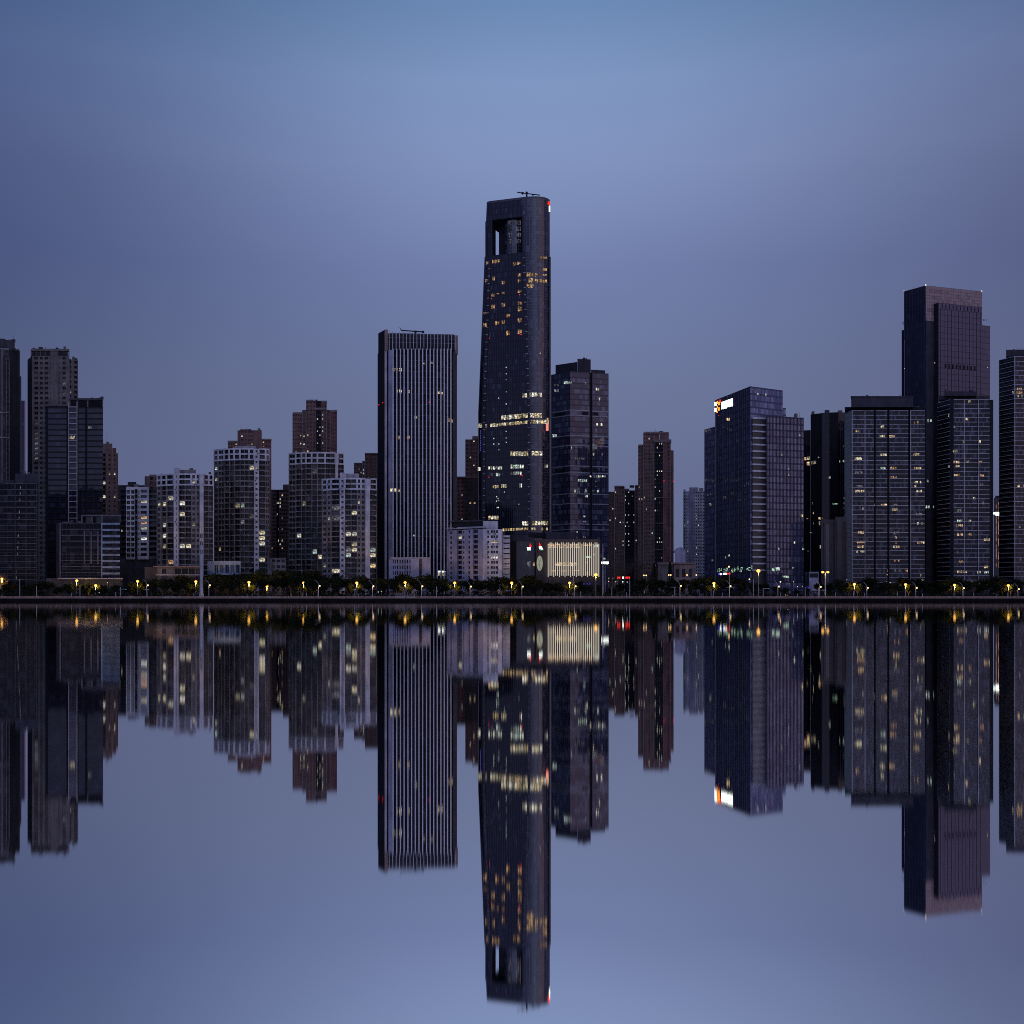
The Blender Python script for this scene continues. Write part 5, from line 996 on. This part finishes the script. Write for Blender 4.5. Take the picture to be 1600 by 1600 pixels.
while px < 1650:
    near = min(abs(px - l) for l in lampx)
    if near > 8 and not (1195 < px < 1285) and not (900 < px < 960 and R.random() < .5): tree(px, R.uniform(655, 661), min(922, top_at(px) + R.uniform(4, 10)) , R.randrange(6), R.uniform(.95, 1.25))
    px += R.uniform(16, 25)
for l_ in lampx + [149.5, 500]: [tree(l_ + q, 668.4, 909 + R.uniform(0, 4), R.randrange(6), 1.0) for q in (R.uniform(3, 7), R.uniform(-12, -7))]
label_runs(ti, 'dark leafy tree, {0} before {1}', 'lone dark leafy tree before {0}')
si = []
px = -50
while px < 1650:
    Y = R.uniform(650.5, 652.5); s_ = R.uniform(.8, 1.35); o = empty('shrub', (X(px, Y), Y, GZ), None, 'shrub', 'low shrubs behind the railing')
    c_ = bpy.data.objects.new('foliage', R.choice(SHRUB)); C.objects.link(c_); c_.parent = o; c_.location = (0, 0, 1.2 * s_); c_.scale = (s_ * 1.3, s_, s_); c_.rotation_euler = (0, 0, R.uniform(0, .6))
    si.append((px, o)); px += R.uniform(8, 15)
label_runs(si, 'low shrub behind the railing, {0} below {1}', 'only low shrub behind the railing below {0}')
hd = MB(); r_ = random.Random(5)
for i in range(15000):
    p = Vector((r_.uniform(-300, 300), r_.uniform(684.5, 687), GZ + r_.random() ** .7 * 4.2)); a = Vector((r_.gauss(0, 1), r_.gauss(0, 1), r_.gauss(0, .6))).normalized(); q = a.orthogonal().normalized(); s_ = r_.uniform(.25, .6)
    hd.poly([p - a * s_, p + q * s_ * .6, p + a * s_, p - q * s_ * .6], LEAF)
tag(hd.obj('undergrowth'), 'dark undergrowth filling the gaps behind the trees', 'undergrowth', kind='stuff')
def conifer(px, Y, top, label, wd):
    H = Z(top, Y) - GZ; o = empty('conifer_tree', (X(px, Y), Y, GZ), label, 'tree'); r = random.Random(px); b_ = MB()
    for i in range(3200):
        t = r.random() ** .8; rad = wd * (1 - t) ** .75 * (.55 + .45 * abs(math.sin(t * 17))) + .25; a = r.uniform(0, 6.28); d = rad * math.sqrt(r.random())
        p = Vector((X(px, Y) + math.cos(a) * d, Y + math.sin(a) * d, GZ + H * (.10 + .9 * t))); dd = Vector((math.cos(a), math.sin(a), -.5)).normalized(); q = dd.orthogonal().normalized(); s_ = r.uniform(.2, .45)
        b_.poly([p - dd * s_, p + q * s_ * .4, p + dd * s_, p - q * s_ * .4], CON)
    b_.obj('crown', o); t_ = MB(); t_.tube((X(px, Y), Y, GZ - .1), (X(px, Y), Y, GZ + H * .9), .3, .05, BARK, 7); t_.obj('trunk', o)
conifer(1022, 690, 880, 'broad black evergreen tree before the tall red-brown brick tower', 3.9); conifer(1047, 692, 878, 'narrow pointed black evergreen tree before the red-brown brick tower', 2.7)
def bare(px, Y, top, label, seed, m=BARK, dens=5):
    r = random.Random(seed); H = Z(top, Y) - GZ; o = empty('bare_tree', (X(px, Y), Y, GZ), label, 'tree', None); base = Vector((X(px, Y), Y, GZ)); b_ = MB(); t_ = MB()
    t_.tube(base - Vector((0, 0, .1)), base + Vector((0, 0, H * .4)), .22, .15, m, 7)
    def br(p, d, L, rad, lv):
        q = p + d * L; b_.tube(p, q, rad, rad * .6, m, 4, False)
        if lv:
            for i in range(dens if lv > 1 else 4): br(p + d * L * r.uniform(.45, 1), (d + Vector((r.gauss(0, .45), r.gauss(0, .45), r.gauss(.1, .3)))).normalized(), L * r.uniform(.5, .75), rad * .55, lv - 1)
    for i in range(5): br(base + Vector((0, 0, H * r.uniform(.3, .4))), Vector((r.gauss(0, .5), r.gauss(0, .5), 1)).normalized(), H * .3, .12, 3)
    b_.obj('crown', o); t_.obj('trunk', o)
bare(0, 664, 893, 'bare branching tree glowing orange at the left frame edge', 3, wall_mat('pale_bark', (.30, .20, .13)))
for i, (p, t, l) in enumerate(((961, 868, 'leafless tree before the left end of the broad dark brown block'), (975, 872, 'leafless tree with a low fork before the broad dark brown block'), (991, 866, 'tall leafless tree just left of the broad evergreen'), (1006, 874, 'small leafless tree against the broad evergreen'))): bare(p, 694 + i, t, l, 20 + i)

# ------------------------------------------------------------------ lamps
polem = plain('lamp_pole_paint', (.42, .40, .38), .5, .0); POL2 = plain('pale_pole_paint', (.62, .62, .64), .5, .0)
def plight(o, loc, w, col, rad=.35, aim=(0, .5, -.86), cone=120):
    """the shaded lamp's own light, thrown down and to the street side"""
    l = bpy.data.lights.new('lamp_light', 'SPOT'); l.energy = w; l.color = col; l.shadow_soft_size = rad; l.spot_size = math.radians(cone); l.spot_blend = .5
    q = bpy.data.objects.new('lamp_light', l); C.objects.link(q); q.parent = o; q.location = loc; q.rotation_euler = Vector(aim).to_track_quat('-Z', 'Y').to_euler()
SOD, WRM = (1, .55, .10), (1, .66, .33)
li = []
def sodium(px, py, Y=664.5, r=.8, w=4500, big=False):
    o = empty('street_lamp', (X(px, Y), Y, GZ), None, 'street lamp', 'street lamps along the bank'); h = Z(py, Y) - GZ
    b_ = MB(); b_.tube((0, 0, 0), (0, 0, h - .3), .16, .09, polem, 8); b_.tube((0, 0, 0), (0, 0, .8), .26, .22, polem, 8); b_.obj('pole', o, off=(0, 0, 0))
    b_ = MB(); b_.tube((0, 0, h - .45), (0, 0, h - .2), .2, .35, W['dgrey'], 8); b_.tube((0, 0, h + r * .75), (0, 0, h + r * .75 + .2), .35, .1, W['dgrey'], 8); hd_ = b_.obj('lamp_head', o, off=(0, 0, 0))
    b_ = MB(); b_.ball((0, 0, h + r * .3), r, E['sod'], 12, 8, .85); b_.obj('lamp_globe', hd_, off=(0, 0, 0), smooth=True)
    plight(o, (.3, -.55, h - .95), w, SOD, .25, (0, 1, -.12), 140); li.append((px, o)); return o
def prom(px, py, Y=646, r=.45, w=350, arm=True):
    o = empty('street_lamp', (X(px - 1.6, Y), Y, GZ), None, 'street lamp', 'street lamps along the bank'); h = Z(py, Y) - GZ; dx = M(1.6, Y)
    b_ = MB(); b_.tube((0, 0, 0), (0, 0, h + .6), .15, .10, POL2, 8); b_.tube((0, 0, 0), (0, 0, .7), .24, .2, POL2, 8); b_.obj('pole', o, off=(0, 0, 0))
    if arm:
        b_ = MB(); pts = [Vector((-1.7 * t ** 1.3, 0, h + .6 + 2.4 * t ** .8)) for t in [i / 6 for i in range(7)]]
        for p, q in zip(pts, pts[1:]): b_.tube(p, q, .08, .07, POL2, 6)
        b_.tube(pts[-1], pts[-1] + Vector((-.7, 0, .05)), .14, .1, W['grey'], 6); b_.obj('arm', o, off=(0, 0, 0))
    b_ = MB(); b_.tube((0, 0, h), (dx * .8, 0, h + .05), .05, .05, POL2, 6); hd_ = b_.obj('bracket', o, off=(0, 0, 0))
    b_ = MB(); b_.ball((dx, 0, h), r, E['lampw'], 12, 8); b_.obj('lamp_globe', hd_, off=(0, 0, 0), smooth=True)
    plight(o, (dx, -.6, h + .1), w, WRM, .3, (0, -.12, -1), 130); li.append((px, o)); return o
for p, y in ((120, 907), (149.5, 914.5), (215, 908), (306, 908.5), (389, 909.5), (417, 915.5), (474.5, 910.5), (557.5, 910.5), (633, 910), (710.5, 910.5), (799.5, 910.5), (890, 910.5), (1115.5, 911), (1335, 912.5), (1415, 913), (1491.5, 914), (1575.5, 914.5)): sodium(p, y + 1)
for p, y in ((231, 914.5), (328, 914.5), (499.5, 915.5), (583.5, 916), (660, 916), (736, 916.5), (817, 916.5), (899.5, 916), (1064, 915.5), (1141.5, 916), (1217, 916.5), (1282.5, 917), (1356, 918.5), (1432.5, 918.5), (1506, 919), (1592, 920.5)): prom(p, y)
sodium(3, 905, 660, .7, 3200); sodium(931, 899, 645.5, .95, 1200); sodium(1185, 893, 645.5, 1.05, 1200)
o = empty('street_lamp', (X(1289.5, 645.5), 645.5, GZ), None, 'street lamp', 'street lamps along the bank'); h = Z(894, 645.5) - GZ
b_ = MB(); b_.tube((0, 0, 0), (0, 0, h + .2), .28, .2, POL2, 8); b_.obj('pole', o, off=(0, 0, 0)); b_ = MB(); b_.tube((-1.4, 0, h - .3), (1.4, 0, h - .3), .1, .1, POL2, 6); b_.obj('crossbar', o, off=(0, 0, 0))
for x in (-1.35, 1.35):
    b_ = MB(); b_.ball((x, 0, h), .8, E['sod'], 12, 8, .7); b_.obj('lamp_globe', o, off=(0, 0, 0), smooth=True); plight(o, (x, -1.2, h), 500, SOD)
li.append((1289.5, o))
for p, y in ((1006, 899), (1009.7, 899), (1045, 898.5), (1048, 898.5), (1073.5, 898.5), (1088, 898.5), (1139, 885.5), (1219.5, 909), (1171, 905)): 
    o = empty('street_lamp', (X(p, 683.6), 683.6, GZ), None, 'street lamp', 'street lamps along the bank'); h = Z(y, 683.6) - GZ
    b_ = MB(); b_.tube((0, 0, 0), (0, 0, h - .2), .12, .08, polem, 6); b_.obj('pole', o, off=(0, 0, 0)); b_ = MB(); b_.ball((0, 0, h), .4 if p != 1139 else .5, E['lampw'], 10, 6); b_.obj('lamp_globe', o, off=(0, 0, 0), smooth=True); li.append((p, o))
label_runs(li, 'lit street lamp, {0} below {1}', 'only lit street lamp below {0}')
# unlit posts and poles along the promenade
pi_ = []
for p, y in ((31, 905), (57, 917), (125, 915.5), (112, 927), (181, 926), (303, 927), (386, 929), (455, 928), (472, 926.5), (479, 927), (497, 927), (554.5, 921), (560.5, 929), (631.5, 926), (682, 917), (883, 926), (886.5, 929), (907.5, 925), (956, 918), (979, 926), (984, 909), (1051, 930), (1111, 923), (1114.5, 924), (1128.5, 927), (1177, 906), (1219.5, 927), (1258, 918), (1246, 928), (1305.5, 926.5), (1333.5, 924), (1351, 927), (1402, 925), (1414.5, 922), (1441.5, 928), (1490.5, 927), (1505, 922), (1521.5, 927), (1557.5, 929), (1574.5, 927), (1595.5, 932)):
    o = empty('post', (X(p, 643.5), 643.5, GZ), None, 'post', 'unlit posts along the railing'); h = Z(y, 643.5) - GZ
    b_ = MB(); b_.tube((0, 0, 0), (0, 0, h), .16, .12, POL2, 8); b_.obj('shaft', o, off=(0, 0, 0)); b_ = MB(); b_.tube((0, 0, h), (0, 0, h + .25), .2, .16, polem, 8); b_.obj('cap', o, off=(0, 0, 0)); pi_.append((p, o))
label_runs(pi_, 'pale unlit post, {0} below {1}', 'only pale unlit post below {0}')
def tpole(px, top, x0, x1, ybar, label):
    Y = 644; o = empty('camera_pole', (X(px, Y), Y, GZ), label, 'pole'); h = Z(top, Y) - GZ; b_ = MB(); b_.tube((0, 0, 0), (0, 0, h), .15, .12, POL2, 8); b_.obj('pole', o, off=(0, 0, 0))
    zb = Z(ybar, Y) - GZ; b_ = MB(); b_.tube((M(x0 - px, Y), 0, zb), (M(x1 - px, Y), 0, zb), .08, .08, POL2, 6); b_.obj('crossbar', o, off=(0, 0, 0)); b_ = MB(); b_.abox(M(x1 - px, Y) - .25, M(x1 - px, Y) + .35, -.25, .15, zb - .25, zb + .1, W['pale']); b_.obj('camera', o, off=(0, 0, 0))
tpole(188, 917, 185, 197, 920.5, 'pale camera pole with a crossbar right of the blue-white bands'); tpole(229.8, 920, 226, 232, 920.8, 'short camera pole with a crossbar below the white apartment block')
tpole(1054.3, 917, 1048, 1055, 917.4, 'pale pole with a short arm below the narrow evergreen'); tpole(1192.5, 919, 1192.5, 1201, 919.6, 'bent pale pole with a long arm right of the brightest lamp'); tpole(1279, 918, 1279, 1290, 922, 'thick pale gantry pole beside the twin-headed lamp'); tpole(1139.5, 893, 1135, 1146, 918.4, 'tall pale pole with a low crossbar by the green neon')
def mast(px, top, Y, r, label, gear=True):
    o = empty('mast', (X(px, Y), Y, GZ), label, 'mast'); h = Z(top, Y) - GZ; b_ = MB(); b_.tube((0, 0, 0), (0, 0, h), r, r * .45, wall_mat('mast_white', (.50, .49, .53)), 12); b_.tube((0, 0, 0), (0, 0, 2.6), r * 1.35, r * 1.3, W['pale'], 12); b_.obj('pole', o, off=(0, 0, 0))
    if gear:
        for j, z in enumerate((h - 1, h - 5.5, h + 3)):
            for k in range(3):
                a = k * 2.09 + .4; b_ = MB(); b_.abox(math.cos(a) * .7 - .17, math.cos(a) * .7 + .17, math.sin(a) * .7 - .1, math.sin(a) * .7 + .1, z - 1.1, z + 1.1, W['dgrey']); b_.tube((0, 0, z), (math.cos(a) * .7, math.sin(a) * .7, z), .05, .05, W['dgrey'], 5); b_.obj('antenna_panel', o, off=(0, 0, 0))
        b_ = MB(); b_.tube((0, 0, h), (0, 0, h + 8), .14, .06, W['dgrey'], 6); b_.obj('antenna', o, off=(0, 0, 0))
mast(314.6, 846, 645, 1.0, 'tall thick white mast with dark antennas by the waterside', True); mast(942, 850, 664, .42, 'tall thin white pole right of the fin-lit podium front', False); mast(896, 842, 683, .22, 'thin grey pole standing before the fin-lit podium front', False)
# signs on posts
o = empty('billboard', (X(945.5, 690), 690, GZ), 'glaring white billboard on a post right of the fin-lit front', 'billboard'); h = Z(880, 690) - GZ
b_ = MB(); b_.tube((0, 0, 0), (0, 0, h), .2, .16, polem, 8); b_.obj('post', o, off=(0, 0, 0)); b_ = MB(); b_.abox(-2.3, 2.1, -.25, .1, h - .95, h + .95, W['black']); bo_ = b_.obj('board', o, off=(0, 0, 0)); b_ = MB(); b_.abox(-2.2, 2.0, -.32, -.25, h - .2, h + .85, E['sign']); b_.obj('lit_panel', bo_, off=(0, 0, 0))
for i in range(4): b_ = MB(); b_.abox(-1.6 + i * .9, -1.0 + i * .9, -.32, -.25, h - .8, h - .3, E['neon']); b_.obj('sign_lettering', bo_, off=(0, 0, 0))
b_ = MB(); b_.abox(-.9, .2, -.3, .1, h + 2.2, h + 3.1, E['cool']); b_.obj('lit_panel', o, off=(0, 0, 0)); b_ = MB(); b_.tube((-.3, 0, h + .9), (-.3, 0, h + 2.2), .08, .08, polem, 6); b_.obj('bracket', o, off=(0, 0, 0))
ns = empty('neon_sign', (X(974, 683.9), 683.9, GZ), 'red neon shop sign with a white middle among the leafless trees', 'sign'); h = Z(902.5, 683.9) - GZ
b_ = MB(); b_.abox(-3.9, 4.0, 0, .15, h - .8, h + .8, W['black']); bo_ = b_.obj('board', ns, off=(0, 0, 0))
for x in (-3.5, 3.5): b_ = MB(); b_.tube((x, .08, 0), (x, .08, h - .8), .1, .1, polem, 6); b_.obj('post', ns, off=(0, 0, 0))
for x0, x1, k in ((-3.5, -2.7, 'sred'), (-2.5, -1.7, 'sred'), (-.6, .3, 'sign'), (1.2, 2.0, 'sred'), (2.2, 2.9, 'sred'), (3.1, 3.7, 'sred')): b_ = MB(); b_.abox(x0, x1, -.06, 0, h - .5, h + .5, E[k]); b_.obj('neon_stroke', bo_, off=(0, 0, 0))
gi = []
for p, y, k in ((951, 903.5, 'wht'), (957.5, 903.5, 'wht'), (951, 908.5, 'warm'), (962, 909, 'wht'), (973, 909, 'sign'), (980, 909.5, 'wht'), (1000, 909.5, 'wht'), (1015, 911, 'wht'), (1089, 907, 'cool'), (1139, 901, 'wht'), (1138, 904.5, 'wht'), (1323, 906, 'cool'), (1325, 911, 'wht'), (1386, 898, 'warm'), (1385, 909, 'cool'), (1391, 910.5, 'wht'), (1400, 906.5, 'cool'), (1246, 916.5, 'wht'), (1240, 909, 'cool'), (168, 910.5, 'yel'), (155, 926, 'wht'), (1254, 916, 'warm'), (1520, 911, 'wht'), (1556, 911, 'wht'), (596, 924, 'cool'), (591, 925, 'cool'), (554.5, 921, 'cool')):
    Y = 654 if y > 918 else 683.3; o = empty('garden_light', (X(p, Y), Y, GZ), None, 'light', 'small white lights among the trees'); h = Z(y, Y) - GZ
    b_ = MB(); b_.tube((0, 0, 0), (0, 0, h), .06, .05, polem, 5); b_.obj('pole', o, off=(0, 0, 0)); b_ = MB(); b_.ball((0, 0, h), .3, E[k], 8, 5); b_.obj('lamp_globe', o, off=(0, 0, 0)); gi.append((p, o))
label_runs(gi, 'small white light, {0} below {1}', 'only small white light below {0}')
# parked cars
def car_parts(van, paint):
    L, Wd, H = (5.0, 1.9, 2.0) if van else (4.5, 1.8, 1.45); b_ = MB(); hb = .85 if not van else 1.0
    pr = [(-L / 2, .35), (L / 2, .35), (L / 2, hb - .15), (L / 2 - .5, hb), (-L / 2 + .2, hb), (-L / 2, hb - .1)]
    def ext(b_, prof, y0, y1, m):
        n = len(prof); b_.poly([(x, y0, z) for x, z in prof], m); b_.poly([(x, y1, z) for x, z in prof[::-1]], m)
        for i in range(n): j = (i + 1) % n; b_.poly([(prof[j][0], y0, prof[j][1]), (prof[i][0], y0, prof[i][1]), (prof[i][0], y1, prof[i][1]), (prof[j][0], y1, prof[j][1])], m)
    ext(b_, pr, -Wd / 2, Wd / 2, paint)
    cab = [(-L / 2 + .25, hb), (L / 2 - (1.4 if not van else .7), hb), (L / 2 - (2.1 if not van else 1.1), H), (-L / 2 + (.9 if not van else .3), H)]
    ext(b_, cab, -Wd / 2 + .1, Wd / 2 - .1, paint); body = b_.mesh('body')
    g_ = MB(); gp = [(cab[0][0] + .3, hb + .06), (cab[1][0] - .2, hb + .06), (cab[2][0] - .05, H - .12), (cab[3][0] + .1, H - .12)]
    ext(g_, gp, -Wd / 2 + .06, -Wd / 2 + .09, plain('car_glass', (.02, .02, .025), .1)); glass = g_.mesh('side_window')
    w_ = MB(); w_.tube((0, -.1, 0), (0, .1, 0), .33, .33, plain('tyre_rubber', (.02, .02, .02), .8), 12); wheel = w_.mesh('wheel')
    h_ = MB(); h_.abox(-.04, .04, -.16, .16, -.08, .08, plain('headlight_glass', (.7, .7, .72), .2)); hl = h_.mesh('headlight')
    return [('body', body, (0, 0, 0)), ('side_window', glass, (0, 0, 0)), ('wheel', wheel, (L / 2 - .85, -Wd / 2 + .1, .33)), ('wheel', wheel, (-L / 2 + .85, -Wd / 2 + .1, .33)), ('headlight', hl, (L / 2 + .02, -Wd / 2 + .3, .68))]
KIND = {'white': car_parts(False, plain('car_white', (.6, .6, .62), .3)), 'silver': car_parts(False, plain('car_silver', (.35, .35, .37), .3)), 'dark': car_parts(False, plain('car_dark', (.05, .05, .06), .3)), 'van': car_parts(True, plain('van_white', (.62, .62, .62), .35))}
ci = {}
for i, p in enumerate((206, 262, 270, 283, 338, 352, 366, 379, 392, 404, 421, 432, 625, 643, 674, 703, 719, 731, 746, 758, 771, 787, 923, 1081, 1096, 1168, 1191, 1205)):
    k = 'van' if p in (625, 643) else R.choice(['white', 'silver', 'dark', 'white']); o = empty('parked_van' if k == 'van' else 'parked_car', (X(p, 648.6), 648.6, GZ + .006), None, 'van' if k == 'van' else 'car', 'cars parked behind the railing')
    for nm, me, l in KIND[k]:
        c_ = bpy.data.objects.new(nm, me); C.objects.link(c_); c_.parent = o; c_.location = l
    ci.setdefault(k, []).append((p, o))
for k, v in ci.items(): label_runs(v, k + (' parked car' if k != 'van' else ' white parked van')[0:] + ', {0} of its colour below {1}', k + (' parked car' if k != 'van' else '') + ' behind the railing below {0}')
for p, o in ci.get('van', []): o['label'] = 'white parked van before the left edge of the lavender block' if p == 625 else 'white parked van below the blank front of the lavender block'

# ------------------------------------------------------------------ sky, sun, camera
SUN_EL, SUN_ROT = math.radians(3.0), math.radians(130)
wd = bpy.data.worlds.new('World'); bpy.context.scene.world = wd; wd.use_nodes = True; nt = wd.node_tree; bg = nt.nodes['Background']
sky = N(nt, 'ShaderNodeTexSky'); sky.sky_type = 'NISHITA'; sky.sun_disc = False; sky.sun_elevation = SUN_EL; sky.sun_rotation = SUN_ROT; sky.air_density = 1.5; sky.dust_density = 2; sky.ozone_density = 3
tc = N(nt, 'ShaderNodeTexCoord'); sx = N(nt, 'ShaderNodeSeparateXYZ'); nt.links.new(tc.outputs['Generated'], sx.inputs[0])
rp = N(nt, 'ShaderNodeValToRGB'); cr_ = rp.color_ramp
stops = [(0, (.130, .152, .275)), (.07, (.136, .162, .292)), (.17, (.152, .187, .332)), (.26, (.163, .210, .398)), (.337, (.220, .293, .510)), (.392, (.212, .310, .540)), (.438, (.150, .258, .470)), (.62, (.10, .165, .34)), (1, (.07, .115, .26))]
while len(cr_.elements) < len(stops): cr_.elements.new(.5)
for el, (p, c_) in zip(cr_.elements, stops): el.position = p; el.color = (*c_, 1)
nt.links.new(sx.outputs[2], rp.inputs[0])
# the bright patch of thin cloud ahead: falls off to both sides
az = math_n(nt, 'SUBTRACT', sx.outputs[0], .03); az2 = math_n(nt, 'MULTIPLY', az, az)
kf = math_n(nt, 'MULTIPLY', math_n(nt, 'MINIMUM', math_n(nt, 'MAXIMUM', math_n(nt, 'MULTIPLY_ADD', sx.outputs[2], 36, -.5), 3), 11), -1)
fall = math_n(nt, 'POWER', 2.718, math_n(nt, 'MULTIPLY', az2, kf))
cl = N(nt, 'ShaderNodeTexNoise'); cl.inputs['Scale'].default_value = 2.2; cl.inputs['Detail'].default_value = 3
mpp = N(nt, 'ShaderNodeMapping'); mpp.inputs['Scale'].default_value = (1, 1, 2.4); nt.links.new(tc.outputs['Generated'], mpp.inputs[0]); nt.links.new(mpp.outputs[0], cl.inputs['Vector'])
lev = math_n(nt, 'MULTIPLY_ADD', cl.outputs[0], .20, .90)
side = mixc(nt, math_n(nt, 'GREATER_THAN', sx.outputs[0], 0), (.26, .285, .40), (.43, .375, .45)); tint = mixc(nt, fall, side, (1, 1, 1))
mm_ = N(nt, 'ShaderNodeVectorMath', operation='MULTIPLY'); nt.links.new(rp.outputs[0], mm_.inputs[0]); nt.links.new(tint, mm_.inputs[1])
ml = N(nt, 'ShaderNodeVectorMath', operation='SCALE'); nt.links.new(mm_.outputs[0], ml.inputs[0]); nt.links.new(lev, ml.inputs['Scale'])
ns_ = N(nt, 'ShaderNodeVectorMath', operation='SCALE'); nt.links.new(sky.outputs[0], ns_.inputs[0]); ns_.inputs['Scale'].default_value = .002
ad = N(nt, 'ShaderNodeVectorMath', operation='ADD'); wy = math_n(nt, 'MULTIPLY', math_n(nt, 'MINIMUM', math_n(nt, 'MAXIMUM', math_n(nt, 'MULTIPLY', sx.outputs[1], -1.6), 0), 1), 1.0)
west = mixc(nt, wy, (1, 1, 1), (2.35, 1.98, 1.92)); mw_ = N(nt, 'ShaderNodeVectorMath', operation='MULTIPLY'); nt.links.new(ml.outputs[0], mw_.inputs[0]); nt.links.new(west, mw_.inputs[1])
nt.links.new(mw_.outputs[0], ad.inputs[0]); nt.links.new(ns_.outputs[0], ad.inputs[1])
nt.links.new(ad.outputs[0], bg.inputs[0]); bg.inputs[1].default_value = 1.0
SKYN, ADDN = ns_, ad
sl = bpy.data.lights.new('sun', 'SUN'); sl.energy = .16; sl.angle = math.radians(50); sl.color = (1, .66, .62)
so = bpy.data.objects.new('sun', sl); C.objects.link(so); so.location = (200, -200, 300)
d = Vector((math.cos(SUN_EL + .2) * math.sin(SUN_ROT), math.cos(SUN_EL + .2) * math.cos(SUN_ROT), math.sin(SUN_EL + .2))); so.rotation_euler = (-d).to_track_quat('-Z', 'Y').to_euler()
cd = bpy.data.cameras.new('camera'); co = bpy.data.objects.new('camera', cd); C.objects.link(co)
co.location = (0, 0, HC); co.rotation_euler = (math.radians(90), 0, 0); cd.sensor_width = 36; cd.lens = FPX / 1600 * 36; cd.shift_y = (YH - 800) / 1600; cd.clip_end = 20000; cd.clip_start = .1
sc = bpy.context.scene; sc.camera = co
sc.view_settings.view_transform = 'Standard'; sc.view_settings.look = 'None'; sc.view_settings.exposure = 0; sc.view_settings.gamma = 1
sc.render.engine = 'CYCLES'; sc.cycles.use_denoising = False; sc.cycles.pixel_filter_type = 'BLACKMAN_HARRIS'; sc.cycles.filter_width = .95; sc.cycles.max_bounces = 6; sc.cycles.diffuse_bounces = 2; sc.cycles.glossy_bounces = 4
sc.cycles.sample_clamp_indirect = 3.0
